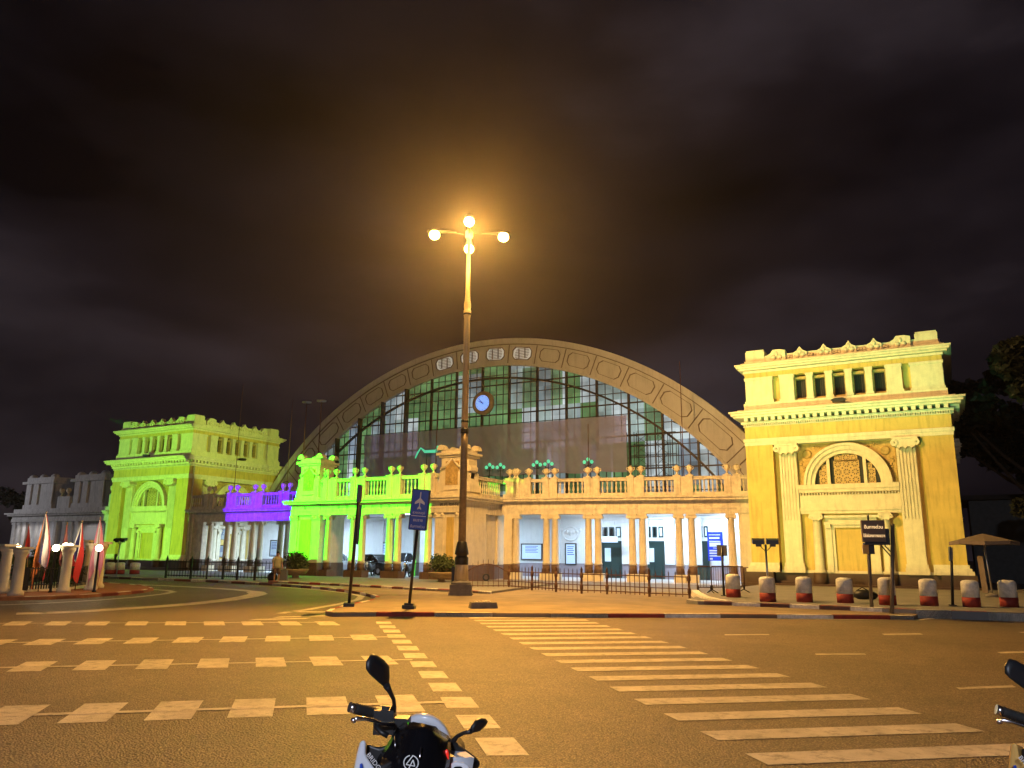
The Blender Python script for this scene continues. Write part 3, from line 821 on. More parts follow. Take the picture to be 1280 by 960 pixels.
# right wing: stands a little askew, running from the middle porch back to the right tower
RA = math.atan2(3.4, 15.4)
RW0 = Vector((-25.7, 45.7, 0)); rdir = Vector((cos(RA), sin(RA), 0)); rn = Vector((-sin(RA), cos(RA), 0))
def RS(x, y=700):          # distance along the right wing's front for a sight line
    d = ray(x, y); c = Vector((0, 0, CAMH))
    t = (RW0-c).dot(rn)/d.dot(rn); return (c+d*t-RW0).dot(rdir)
wing = empty('porch_wing', RW0, RA, 'amber lit colonnaded porch wing with urns on its balustrade, between lamp post and right tower', 'porch', 'colonnaded wings of the station front')
pr = [(683, 694), (736, 748), (791, 804), (850, 866)]
pairs = [(RS(a), RS(c)) for a, c in pr]; s1_, s10 = RS(645), RS(916)
LW = 16.2
ZC = .14
for s in [s1_]+[q for p in pairs for q in p]+[s10]: porch_column(wing, s, 0, ZC, 4.30, 1.10)
entablature(wing, -.45, LW, 0, 4.30, 5.38, m=OLDTRIM)
balustrade(wing, -.05, 5.38, 6.60, [(.0, .35), (s1_+.05, s1_+.85)]+pairs+[(s10-.1, s10+.5)], (-.4, LW), m=OLDTRIM)
b = MB(); b.box(-.5, LW, .3, 9.5, 4.95, 5.3); b.build('porch_roof', INNER, wing)
b = MB(); b.box(-.3, .25, -.3, .3, .1, 1.1); b.build('end_pier_base', DADO, wing); b = MB(); b.box(-.3, .25, -.28, .28, 1.1, 4.3); b.build('end_pier', TRIM, wing)
b = MB(); b.box(s10+.45, LW, -.2, .4, 1.12, 4.3); b.build('end_pier', TRIM, wing)
b = MB(); b.box(s10+.42, LW, -.24, .42, .1, 1.12); b.build('end_pier_base', DADO, wing)

# left wing (mirror bays)
wing2 = empty('porch_wing', (-57.5, 46.1, 0), 0, 'colonnaded porch wing with a purple floodlit balustrade, beside the green tower', 'porch', 'colonnaded wings of the station front')
def LS(x, y=680): return PV(x, y, 46.1).x+57.5
lp = [(283, 292), (315, 325), (350, 358.5)]
lpairs = [(LS(a), LS(c)) for a, c in lp]; l0 = LS(262)
LL = 17.0
for s in [l0]+[q for p in lpairs for q in p]: porch_column(wing2, s, 0, ZC, 4.15, 1.08)
entablature(wing2, -.0, LL, 0, 4.15, 5.2, m=OLDTRIM)
balustrade(wing2, -.05, 5.2, 6.42, [(l0-.55, l0+.1)]+lpairs+[(lpairs[-1][1]+2.4, lpairs[-1][1]+3.1)], (.0, LL), m=OLDTRIM)
b = MB(); b.box(-.0, LL, .3, 8.3, 4.75, 5.1); b.build('porch_roof', INNER, wing2)
b = MB(); b.box(.0, l0-.75, -.22, .3, 1.08, 4.15); b.box(.42, .62, -.36, -.2, .4, 5.0); b.build('end_pier', OLDTRIM, wing2)
b = MB(); b.box(.0, l0-.73, -.25, .32, .1, 1.08); b.build('end_pier_base', PLINTH, wing2)
b = MB(); b.tube((.25, -.34, .2), (.25, -.34, 9.0), .06); b.tube((.72, -.34, .2), (.72, -.34, 5.1), .05); b.build('downpipe', OLDTRIM, wing2)

# middle porch standing forward (porte-cochere)
CV = 41.0
cp_ = empty('entrance_porch', (-33.5, CV, 0), 0, 'projecting entrance porch lit green, with amber end block by the lamp post', 'porch')
def CS(x, y=690): return PV(x, y, CV).x+33.5
bays = [(CS(437), CS(449)), (CS(483), CS(494))]; cA, cB = CS(406), CS(532)
gl0, gl1, yl0, yl1 = CS(361), CS(397), CS(540), CS(580)
for s in [cA]+[q for p in bays for q in p]+[cB]: porch_column(cp_, s, .25, ZC, 4.24, 1.05, DADO)
entablature(cp_, gl1-.2, yl0+.2, .25, 4.24, 5.22)
balustrade(cp_, .2, 5.22, 6.66, [(gl1+.35, gl1+1.15)]+bays+[(yl0-.95, yl0-.2)], (gl1-.1, yl0+.1), m=TRIM)
b = MB(); b.box(gl0+.2, yl1-.2, .5, 13.2, 4.85, 5.18); b.build('porch_roof', INNER, cp_)
def end_block(x0, x1, dep=2.5):
    z1, z2 = 4.24, 5.22
    r = None
    b = MB(); b.box(x0+.18, x1-.18, .1, dep, 1.05, z1)
    for q0, q1 in ((x0, x0+.62), (x1-.62, x1)): b.box(q0, q1, 0, dep+.05, 1.05, z1); b.box(q0-.04, q1+.04, -.05, .2, 1.05, 1.25); b.box(q0-.06, q1+.06, -.07, .2, z1-.3, z1-.2)
    for q0, q1 in ((x0, x0+.62), (x1-.62, x1)):
        for x in (q0+.05, q1-.05): b.ball((x, -.04, z1-.12), .13, .12, .12, 8, 5)
    blk = b.build('end_block', TRIM, cp_)
    b = MB(); b.box(x0+.85, x1-.85, .04, .2, 1.3, 3.95); b.build('recessed_panel', WALL, blk)
    b = MB(); b.box(x0-.06, x1+.06, -.1, dep+.1, .08, 1.05); b.box(x0-.14, x1+.14, -.18, dep+.18, .08, .45); b.build('end_block_base', DADO, cp_)
    entablature(cp_, x0, x1, .22, z1, z2, dep+.3, lend=1, rend=1)
    c = (x0+x1)/2; w = .86
    b = MB(); b.box(c-w-.3, c+w+.3, .02, 1.9, z2, z2+.25); b.box(c-w-.08, c+w+.08, .1, 1.8, z2+.25, 6.75); b.box(c-w, c+w, .2, 1.7, 6.75, 7.75)
    for q in (-1, 1):
        b.prism([(c+q*(w+.08), z2+.3), (c+q*(w+.42), z2+.3), (c+q*(w+.36), z2+.75), (c+q*(w+.16), z2+1.3), (c+q*(w+.08), 6.7)], .25, 1.5)
        b.prism([(c+q*w, 6.8), (c+q*(w+.3), 6.85), (c+q*(w+.34), 7.05), (c+q*(w+.14), 7.25), (c+q*(w+.2), 7.5), (c+q*w, 7.6)], .5, 1.3)
    b.box(c-w-.05, c+w+.05, .15, 1.75, 6.72, 6.80)
    b.box(c-w-.14, c+w+.14, .08, 1.82, 7.72, 7.84); b.box(c-w-.26, c+w+.26, -.06, 1.94, 7.84, 8.0)
    b.box(c-w-.02, c+w+.02, .15, 1.7, 8.0, 8.22)
    for q in (-1, 1):
        n = 8; pts = [(c+q*w-.0+.30*cos(pi*k/n), 8.2+.34*sin(pi*k/n)) for k in range(n+1)]
        b.prism(pts, .06, .5); b.prism(pts, 1.4, 1.8)
    at = b.build('attic', TRIM, cp_)
    b = MB(); b.box(c-.46, c+.46, .06, .2, 5.95, 7.45); b.ball((c, .06, 6.35), .2, .07, .3, 8, 6); b.build('attic_panel', RELIEF, at)
    b = MB()
    for q in (-1, 1):
        b.path([(c, .12, 7.62), (c+q*.22, .08, 7.38), (c+q*.5, .06, 7.12), (c+q*.78, .1, 7.02), (c+q*.92, .2, 7.1)], [.05, .07, .09, .07, .04], 6)
    b.build('garland', TRIM, at)
    b = MB(); b.box(c-.5, c+.5, .0, .12, z2+.42, z2+.5); b.build('ledge', TRIM, at)
end_block(gl0, gl1); end_block(yl0+.15, yl1)
TXTM = mat('dark_letter_paint', (.05, .04, .03), .6)
letters = ['ส', 'ถ', 'า', 'นี', 'ก', 'รุ', 'ง', 'เ', 'ท', 'พ']
for k, ch in enumerate(letters):
    text(ch, .30, TXTM, 'letter', cp_, flat_text_matrix((CS(424+k*13.2/1.28*1.02, 633), -.045, 4.74)))
text('พ.ศ. ๒๔๕๙', .34, TXTM, 'letters', cp_, flat_text_matrix(((yl0+yl1)/2+.08, -.075, 4.74)))
text('๒', .3, TXTM, 'letter', cp_, flat_text_matrix(((gl0+gl1)/2, -.075, 4.74)))
# right side return of the middle porch: wall, cornice and balustrade running back to the wing
ret = empty('return_side', (yl1-.35, 2.6, 0), pi/2, parent=cp_)
entablature(ret, .25, 2.3, .0, 4.22, 5.235, m=OLDTRIM)
balustrade(ret, -.05, 5.24, 6.6, [(-1.75, -1.73)], (-1.9, 2.2), m=OLDTRIM)
b = MB(); b.box(.7, 4.8, .05, .35, 1.06, 4.24); b.box(1.9, 2.3, -.08, .35, 1.06, 4.24); b.build('side_wall', TRIM, ret)
b = MB(); b.box(.68, 4.82, .02, .38, .1, 1.06); b.build('side_dado', DADO, ret)
# inner row of columns and cross walls of the middle porch
for s in (CS(431)-1.0, CS(470)-1.3, CS(520)-1.2):
    b = MB(); b.box(s-.3, s+.3, 6.2, 6.8, 1.08, 4.85); b.build('inner_pier', INNER, cp_)
    b = MB(); b.box(s-.33, s+.33, 6.17, 6.83, .1, 1.08); b.build('inner_pier_base', INDADO, cp_)

# common floor and inner wall
tag(MB().box(-57.4, -10.1, 45.6, 54.4, 0, .14).build('porch_floor', FLOOR), kind='structure')
IV = 54.0
iw = empty('inner_wall', (-34, IV, 0), 0, 'white inner wall behind the columns with doors, notices and posters', 'wall')
def X(x, y=690, v=IV): return PV(x, y, v).x+34
def Zv(x, y, v=IV): return PV(x, y, v).z
b = MB(); b.box(-23.4, 23.8, 0, .4, 1.12, 4.9); b.build('plaster', INNER, iw)
b = MB(); b.box(-23.4, 23.8, -.04, .4, .14, 1.12); b.build('dado', INDADO, iw)
b = MB(); b.box(-23.4, 23.8, -.18, 0, 4.5, 4.7); b.box(-23.4, 23.8, -.1, 0, 4.25, 4.32); b.build('cornice', INNER, iw)
for x in (X(696), X(742), X(784), X(806), X(838), X(872), X(913), -2.4, -5.2, 1.2, -16.5, -19.2, -12.5, -9):
    b = MB(); b.box(x-.35, x+.35, -.16, 0, 1.14, 4.4); b.box(x-.4, x+.4, -.2, 0, 4.05, 4.2); p = b.build('wall_pilaster', INNER, iw)
for x0, x1 in ((X(754), X(776)), (X(809), X(829)), (X(868), X(885))):
    b = MB(); b.box(x0-.1, x0, -.12, 0, .15, 2.7); b.box(x1, x1+.1, -.12, 0, .15, 2.7); b.box(x0-.1, x1+.1, -.12, 0, 2.6, 2.75); fr = b.build('door', DOORM, iw)
    b = MB(); b.box(x0, x1, -.06, -.01, .16, 2.6)
    for q in (x0+.05, (x0+x1)/2+.03): b.box(q, q+(x1-x0)/2-.12, -.10, -.06, .3, 1.1)
    b.build('door_leaf', DOORM, fr)
    b = MB(); b.box(x0+.16, (x0+x1)/2-.06, -.08, -.06, 1.3, 2.25); b.build('door_glass', LIT, fr)
    for k in range(3):
        xx = x0-.1+k*(x1-x0+.2)/3+.08; b = MB(); b.box(xx, xx+(x1-x0)/3-.06, -.05, -.01, 3.0, 3.75); w = b.build('fanlight', DOORM, iw)
        b = MB(); b.box(xx+.08, xx+(x1-x0)/3-.14, -.06, -.05, 3.1, 3.65); b.build('pane', LIT if k == 2 else GLASSD, w)
# framed things on the wall are things of their own
def framed(name, x0, x1, z0, z1, label, cat, face=LIT, frame=BLACKM, v=IV, d=.06):
    r = empty(name, ((x0+x1)/2-34, v-.06, z0), 0, label, cat); w = (x1-x0)/2; h = z1-z0
    b = MB()
    for p in ((-w, -w+.08, 0, h), (w-.08, w, 0, h), (-w+.08, w-.08, 0, .08), (-w+.08, w-.08, h-.08, h)): b.box(p[0], p[1], -d, .05, p[2], p[3])
    b.build('frame', frame, r); b = MB(); b.box(-w+.08, w-.08, -d+.03, .04, .08, h-.08); b.build('panel', face, r)
    b = MB(); n = 5
    for k in range(n):
        zz = h*.85-k*h*.09; b.poly([(-w*.6, -d+.028, zz), (w*(.6-.15*(k % 2)), -d+.028, zz), (w*(.6-.15*(k % 2)), -d+.028, zz-h*.03), (-w*.6, -d+.028, zz-h*.03)])
    b.build('print', BLUES if face == LIT else WHITES, r)
    return r
framed('poster_case', X(707), X(721), Zv(714, 706), Zv(714, 679), 'framed station poster in black case between the second and third column pairs', 'poster')
framed('notice_board', X(652), X(678.5), Zv(665, 700), Zv(665, 679.5), 'wide framed notice board behind the first amber columns', 'notice board', frame=STEEL)
framed('poster_case', X(476)-.2, X(484), Zv(478, 701), Zv(478, 678), 'narrow framed poster inside the green lit porch', 'poster')
framed('poster_case', PV(338, 690, 50).x+34, PV(348, 690, 50).x+34, 1.35, 2.75, 'blue framed notice inside the porch below the purple balustrade', 'poster', v=50)
framed('notice_board', PV(270, 690, 50).x+34, PV(283, 690, 50).x+34, 1.2, 2.3, 'grey framed board inside the porch beside the green tower', 'notice board', v=50)
framed('timetable_panel', PV(271, 660, 50).x+34, PV(284, 660, 50).x+34, 2.75, 3.75, 'white printed panel above the grey board inside the left porch', 'panel', v=50, frame=WHITES)
wx, wz = X(713.5), Zv(714, 667)
b = MB(); b.path([(wx+.62*cos(2*pi*k/20), -.05, wz+.5*sin(2*pi*k/20)) for k in range(21)], .07, 6)
for k in range(-3, 4): b.ball((wx+k*.26, -.05, wz+.1*abs(k)), .14, .06, .16, 7, 5)
b.build('wreath_relief', INNER, iw)
bx0, bx1 = PV(884, 664, 53).x, PV(903, 664, 53).x
bs = empty('station_sign_board', ((bx0+bx1)/2, 53, 0), 0, 'tall blue information board with white lines near the right end of the porch', 'sign')
w = (bx1-bx0)/2; z0, z1 = PV(893, 701, 53).z, PV(893, 665, 53).z
b = MB(); b.box(-w, w, -.05, .05, z0, z1); b.build('panel', BLUEL, bs)
b = MB(); b.box(-w+.1, -w+.16, -.02, .04, .14, z0); b.box(w-.16, w-.1, -.02, .04, .14, z0); b.build('leg', ALU, bs)
b = MB()
for k, (u0, u1, t, h) in enumerate(((.1, .85, .10, .012), (.12, .8, .21, .03), (.12, .85, .33, .018), (.12, .86, .44, .07), (.35, .7, .56, .012), (.1, .9, .65, .025), (.1, .9, .74, .025), (.1, .9, .83, .02), (.12, .3, .93, .03))):
    zz = z1-(z1-z0)*t; hh = (z1-z0)*h
    b.poly([(-w+2*w*u0, -.053, zz-hh), (-w+2*w*u1, -.053, zz-hh), (-w+2*w*u1, -.053, zz+hh), (-w+2*w*u0, -.053, zz+hh)])
b.build('print', WHITES, bs)
hs = empty('hanging_sign', (PV(763, 675, 53).x, 53, PV(763, 678, 53).z), 0, 'small white hanging sign above the middle dark door', 'sign')
b = MB(); b.box(-.75, .55, -.04, .04, 0, .42); b.build('panel', LIT, hs); b = MB(); b.tube((-.5, 0, .4), (-.5, 0, 1.5), .015, n=5); b.tube((.35, 0, .4), (.35, 0, 1.5), .015, n=5); b.build('hanger', ALU, hs)
# ceiling lights of the porches
for k, (x, y, z, L) in enumerate([(-22.5, 51.0, 4.9, 3), (-17.5, 52, 4.9, 3), (-12.8, 52.5, 4.9, 2.4), (-37.0, 49.5, 4.8, 3), (-31.0, 49.5, 4.8, 3), (-54, 50.0, 4.7, 3), (-50, 50.0, 4.7, 3), (-46, 50.0, 4.7, 3)]):
    pos = ['behind the second amber column pair', 'behind the third amber column pair', 'nearest to the yellow tower', 'inside the green lit porch on its left', 'inside the green lit porch on its right', 'nearest to the green tower', 'in the middle of the purple topped porch', 'at the inner end of the purple topped porch'][k]
    r = empty('ceiling_light', (x, y, z), 0, 'white fluorescent ceiling light '+pos, 'light', 'fluorescent lights under the porch ceilings')
    b = MB(); b.box(-L/2, L/2, -.09, .09, -.06, .0); b.build('fitting', ALU, r); b = MB(); b.tube((-L/2+.05, 0, -.1), (L/2-.05, 0, -.1), .035); b.build('tube', COOLT, r)
    area('porch_light', (x, y, z-.16), L, .5, (.56, .78, 1.0), (430 if k < 3 else 520 if k < 5 else 420))

# ------------------------------------------------------------------ arched train hall
hall = empty('train_hall', (-33.75, 55.0, 0), 0, 'great arched train hall with a glazed end wall and clock, behind the porches', 'station hall')
OZ, ORR, IZ, IRR = -10.04, 29.57, -9.08, 26.37
oa, ia = math.acos((-OZ+3.0)/ORR), math.acos((-IZ+3.0)/IRR)
def ringpt(a, t):       # angle a from vertical, t=0 inner edge .. 1 outer edge
    zc = -9.6
    # along the ray from (0,zc)
    def hit(cz, r):
        dz = zc-cz; B = dz*cos(a); return -B+math.sqrt(B*B-dz*dz+r*r)
    r = hit(IZ, IRR)*(1-t)+hit(OZ, ORR)*t
    return (r*sin(a), zc+r*cos(a))
def ringband(b, t0, t1, y0, y1, a0, a1, n):
    P = []
    for k in range(n+1):
        a = a0+(a1-a0)*k/n
        P.append([b.vert((*(lambda q: (q[0], y, q[1]))(ringpt(a, t)),)) for t in (t0, t1) for y in (y0, y1)])
    for A, B in zip(P, P[1:]):
        for i, j in ((0, 2), (2, 3), (3, 1), (1, 0)): b.face((A[i], B[i], B[j], A[j]))
    for A in (P[0], P[-1]): b.face((A[0], A[1], A[3], A[2]))
amax = R(64)
b = MB(); ringband(b, 0, 1, 0, 1.4, -amax, amax, 96); b.build('arch_ring', RINGM, hall)
b = MB(); ringband(b, .80, 1.0, -.22, 0, -amax, amax, 96); b.build('outer_moulding', RINGM, hall)
b = MB(); ringband(b, .775, .80, -.1, 0, -amax, amax, 96); b.build('moulding_line', RINGD, hall)
b = MB(); ringband(b, -.02, .06, -.12, 0, -amax, amax, 96); b.build('inner_moulding', RINGM, hall)
cent = [2.65, 7.95, 13.3, 18.7, 24.4, 30.4, 37.0, 44.6, 53]
def octagon(b, a, da, t0, t1, y0, y1, band_, fill=False):
    pts = []
    c = .26
    for (u, t) in ((-1, c), (-1, 1-c), (-1+2*c*.55, 1), (1-2*c*.55, 1), (1, 1-c), (1, c), (1-2*c*.55, 0), (-1+2*c*.55, 0)):
        pts.append(ringpt(a+da*u, t0+(t1-t0)*t))
    cx = sum(p[0] for p in pts)/8; cz = sum(p[1] for p in pts)/8
    inn = [(cx+(p[0]-cx)*(1-band_), cz+(p[1]-cz)*(1-band_)) for p in pts]
    if fill:
        b.poly([(p[0], y0, p[1]) for p in pts]); return pts
    n = 8
    A = [b.vert((p[0], y0, p[1])) for p in pts]; B = [b.vert((p[0], y0, p[1])) for p in inn]; A1 = [b.vert((p[0], y1, p[1])) for p in pts]; B1 = [b.vert((p[0], y1, p[1])) for p in inn]
    for k in range(n):
        j = (k+1) % n
        for q in ((A[k], A[j], B[j], B[k]), (A[k], A1[k], A1[j], A[j]), (B[k], B[j], B1[j], B1[k])): b.face(q)
    return pts
for sg in (-1, 1):
    for i, c0 in enumerate(cent):
        a = R(c0*sg); half = R((cent[i+1]-cent[i] if i+1 < len(cent) else 8)*.5)
        lou = (sg < 0 and i <= 1) or (sg > 0 and i <= 1)
        hw = half*.70
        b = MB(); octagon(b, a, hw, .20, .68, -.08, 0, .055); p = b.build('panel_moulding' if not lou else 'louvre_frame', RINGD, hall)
        if lou:
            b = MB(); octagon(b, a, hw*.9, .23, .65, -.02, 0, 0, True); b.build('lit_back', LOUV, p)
            b = MB()
            x0, z0 = ringpt(a, .22); x1, z1 = ringpt(a, .66)
            tx, tz = cos(a), -sin(a)
            for k in range(7):
                t = .26+.36*k/6; x, z = ringpt(a, t); w = .55+.12*math.sin(pi*k/6)
                b.box(x-w, x+w, -.05, -.03, z-.025, z+.025)
            for q in (-.28, .28): b.box((x0+x1)/2+q-.04, (x0+x1)/2+q+.04, -.08, -.02, z0+.05, z1-.05)
            b.build('slats', RINGD, p)
        if i % 1 == 0:
            aj = R((c0+(cent[i+1] if i+1 < len(cent) else c0+8))/2*sg)
            b = MB(); ringband(b, .07, .76, -.05, 0, aj-.0012, aj+.0012, 1)
            b.build('pilaster_strip', RINGD, hall)
# vault roof
b = MB()
for k in range(40):
    a0, a1 = -oa+2*oa*k/40, -oa+2*oa*(k+1)/40
    b.poly([(29.2*sin(a0), 1.3, OZ+29.2*cos(a0)), (29.2*sin(a1), 1.3, OZ+29.2*cos(a1)), (29.2*sin(a1), 70, OZ+29.2*cos(a1)), (29.2*sin(a0), 70, OZ+29.2*cos(a0))], True)
b.build('vault_roof', ROOFM, hall)
# glazing: a grid of panes clipped by the arch
PWD, PHT, Z0 = .652, .84, 5.52
def topz(x): return IZ+math.sqrt(max(0, (IRR-.03)**2-x*x))
full = MB(); full.box(.02, PWD-.02, .0, .03, .02, PHT-.02); FULL = full.mesh('pane', PANE)
cells = []
nc = int(24/PWD)
for i in range(-nc, nc):
    for j in range(22):
        x0 = i*PWD; z = Z0+j*PHT
        ta, tb = topz(x0+.02), topz(x0+PWD-.02)
        if max(ta, tb) < z+.12 or math.hypot(max(abs(x0), abs(x0+PWD)), 0) > 23.6: continue
        hid = 7.95 < z < 11.6 and -12.3 < x0 < 12.2
        d = math.hypot(x0-33.75, 55)+(30 if hid else 0)+(50 if z < 6.6 else 0)
        cells.append((d, x0, z, ta, tb))
cells.sort(); rest = MB()
def panebox(b, x0, z, ta, tb, oy=0):
    a, c = min(ta, z+PHT-.02), min(tb, z+PHT-.02)
    if a < z+.03: a = z+.03
    if c < z+.03: c = z+.03
    b.prism([(x0+.02, z+.02), (x0+PWD-.02, z+.02), (x0+PWD-.02, c), (x0+.02, a)], .25, .28)
for n_, (d, x0, z, ta, tb) in enumerate(cells):
    clip = min(ta, tb) < z+PHT-.02
    if n_ < 298:
        if clip:
            b = MB(); panebox(b, x0, z, ta, tb); b.build('pane', PANE, hall)
        else: inst('pane', FULL, hall, (x0, .25, z))
    else: panebox(rest, x0, z, ta, tb)
tag(rest.build('panes', PANE, hall), kind='stuff')
b = MB()
for i in range(-nc, nc+1):
    x = i*PWD
    if topz(x) > 5.6 and abs(x) < 24: b.box(x-.03, x+.03, .20, .30, 5.5, topz(x))
for j in range(23):
    z = Z0+j*PHT
    if z < IZ+IRR-.1:
        h = math.sqrt((IRR-.03)**2-(z-IZ)**2); b.box(-h, h, .19, .31, z-(.03 if j % 3 else .055), z+(.03 if j % 3 else .055))
tag(b.build('glazing_bars', STEEL, hall), kind='stuff')
for i in range(-nc, nc+1):
    if i % 4 == 0:
        x = i*PWD
        if topz(x) > 6.5:
            b = MB(); b.box(x-.075, x+.075, -.28 if x < -6 else .0, .34, 5.5, topz(x)); b.build('mullion', STEEL, hall)
b = MB(); b.arc(0, IZ, IRR-1.15, IZ, IRR-1.0, -.02, .2, -ia, ia, 64); b.build('inner_rib', STEEL, hall)
# lower hall wall hidden behind the porches
b = MB(); b.box(-27, 27, .3, 1.2, 0, 5.5); b.build('lower_wall', RINGM, hall)
# clock
ck = empty('clock', PV(604, 504, 54.75), 0, 'round blue lit clock on the glazed arch, hands near nine fifty three', 'clock')
b = MB(); n = 40
A = []
for r, y in ((.66, -.14), (.72, -.20), (.92, -.20), (1.0, -.1), (1.0, .15)):
    A.append([b.vert((r*sin(2*pi*k/n), y, r*cos(2*pi*k/n))) for k in range(n)])
for P, Q in zip(A, A[1:]):
    for k in range(n): b.face((P[k], P[(k+1) % n], Q[(k+1) % n], Q[k]), True)
b.build('rim', RIMC, ck)
b = MB(); b.poly([(.67*sin(2*pi*k/n), -.13, .67*cos(2*pi*k/n)) for k in range(n)]); b.build('dial', DIAL, ck)
hm = mat('clock_hands', (.01, .01, .03), .5)
def hand(name, ang, L, w):
    b = MB(); s, c = sin(R(ang)), cos(R(ang))
    b.prism([(-.10*s-w*c*.7, -.10*c+w*s*.7), (-.10*s+w*c*.7, -.10*c-w*s*.7), (L*s+w*c*.35, L*c-w*s*.35), (L*s-w*c*.35, L*c+w*s*.35)], -.16, -.145); b.build(name, hm, ck)
hand('hour_hand', -64, .40, .055); hand('minute_hand', -42, .58, .04)
b = MB()
for k in range(12):
    a = 2*pi*k/12; b.prism([(.56*sin(a)-.022, .56*cos(a)-.022), (.56*sin(a)+.022, .56*cos(a)-.022), (.56*sin(a)+.022, .56*cos(a)+.022), (.56*sin(a)-.022, .56*cos(a)+.022)], -.137, -.132)
b.build('hour_marks', hm, ck)
# grey-violet scrim across the lower glass
sc_ = MB(); tl, tr_, br_, bl_ = PV(455, 545, 54.5), PV(783, 518.5, 54.5), PV(784, 588, 54.5), PV(455, 600, 54.5)
nx, nz = 110, 20; I = []
for j in range(nz+1):
    rowi = []
    for i in range(nx+1):
        u, v = i/nx, j/nz
        p = (bl_*(1-u)+br_*u)*(1-v)+(tl*(1-u)+tr_*u)*v
        w = .05*sin(u*38+3*sin(v*4+u*9))*(1-v*.6)+.04*sin(u*90+v*14+4*sin(u*23))+.05*sin((u*26-v*5))*v
        sag = -.12*abs(sin(u*24))*(1-v)
        rowi.append(sc_.vert((p.x, p.y+w, p.z+sag*(v < .05))))
    I.append(rowi)
for P, Q in zip(I, I[1:]):
    for k in range(nx): sc_.face((P[k], P[k+1], Q[k+1], Q[k]), True)
o0 = (-33.5, 54.5, 8.0)
tag(sc_.build('scrim_sheet', SCRIM, None, o0), 'wide grey violet mesh sheet hung across the glass under the clock', 'scrim sheet').location = o0
# scaffold at the right end of the scrim
x0, x1 = PV(787, 560, 54.4).x, PV(852, 560, 54.4).x
scf = empty('scaffold', (x0, 54.4, 5.4), 0, 'steel tube scaffold standing against the glass right of the scrim', 'scaffold')
xs = [0, .55, 1.6, 2.2, 3.1, 3.7]; hts = [5.2, 5.2, 4.9, 5.6, 5.0, 4.2]
b = MB()
for x, h in zip(xs, hts):
    for y in (0, -.5): b.tube((x, y, 0), (x, y, h), .028, n=5)
b.build('standards', STEEL, scf)
b = MB()
for k in range(7):
    z = .35+k*.78; b.tube((0, 0, z), (3.7, 0, z), .022, n=5); b.tube((0, -.5, z), (3.7, -.5, z), .022, n=5)
b.build('ledgers', STEEL, scf)
for x0_, x1_ in ((.55, 1.6), (2.2, 3.1)):
    b = MB()
    for k in range(6):
        z = .35+k*.78; b.tube((x0_, -.5, z), (x1_, -.5, z+.78), .018, n=4); b.tube((x1_, -.5, z), (x0_, -.5, z+.78), .018, n=4)
    b.build('cross_braces', STEEL, scf)
# leaked teal projector light, built as glowing three-armed shapes before the scrim
for k, (x, y, lab) in enumerate(((612, 585, 'leftmost glowing shape built for a teal light leak before the scrim, right of the lamp post'), (625.5, 585, 'second glowing shape built for a teal light leak before the scrim from the lamp post'), (671, 582, 'third glowing shape built for a teal light leak before the scrim from the lamp post'), (685.5, 581, 'fourth glowing shape built for a teal light leak before the scrim from the lamp post'), (735, 578.5, 'rightmost glowing shape built for a teal light leak, alone before the scrim'))):
    p = PV(x, y, 53.6); r = empty('teal_leak', p, 0, lab, 'lamp', 'teal light leaks before the scrim')
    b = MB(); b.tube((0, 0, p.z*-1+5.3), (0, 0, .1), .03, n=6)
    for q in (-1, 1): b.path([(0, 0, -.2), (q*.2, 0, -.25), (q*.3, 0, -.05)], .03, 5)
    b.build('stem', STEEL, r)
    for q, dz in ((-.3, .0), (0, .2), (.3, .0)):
        b = MB(); b.lathe(q, 0, [(.04, dz-.08), (.12, dz-.02), (.14, dz+.1), (.06, dz+.2)], 8); b.build('leak_lobe', TEAL, r)
p = PV(530, 566, 53.6); r = empty('bent_teal_leak', p, 0, 'bent glowing shape built for a teal light leak beside the amber porch block', 'lamp')  # leaked projector light built as a bent glowing shape
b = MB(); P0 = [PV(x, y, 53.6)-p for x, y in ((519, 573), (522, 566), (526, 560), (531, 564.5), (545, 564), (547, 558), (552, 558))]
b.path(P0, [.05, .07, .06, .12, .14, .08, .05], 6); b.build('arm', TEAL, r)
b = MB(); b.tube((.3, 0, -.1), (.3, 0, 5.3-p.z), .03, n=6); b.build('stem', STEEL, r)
# thin roof poles
def thinpole(x, ytop, ybot, v, lab, r=.04, disc=False):
    a, c = PV(x, ytop, v), PV(x, ybot, v)
    o = empty('roof_pole', (a.x, v, min(c.z, 5.35)), 0, lab, 'pole', 'thin poles on the station roof')
    h = a.z-o.location.z
    b = MB(); b.tube((0, 0, 0), (0, 0, h), r, r*.7, 6); b.build('mast', IRON, o)
    if disc: b = MB(); b.lathe(0, 0, [(.05, h-.05), (.42, h+.02), (.42, h+.10), (.1, h+.16)], 12); b.build('lamp_disc', ALU, o)
    return o
thinpole(849.5, 452, 598, 52.0, 'tall thin pole crossing the right side of the arch')
thinpole(735, 530, 600, 52.0, 'short thin pole in front of the scrim near its right end')
thinpole(383.5, 503.5, 600, 50.0, 'left one of two pole lamps with flat discs, left of the arch', .05, True)
thinpole(402.0, 502, 600, 50.0, 'right one of two pole lamps with flat discs, left of the arch', .05, True)
thinpole(547, 505, 570, 50.0, 'thin pole rising behind the amber porch block')
thinpole(366, 500, 600, 50.0, 'faint thin pole just right of the green tower', .03)
thinpole(304, 480, 600, 49.0, 'dark thin pole in front of the green tower', .03)

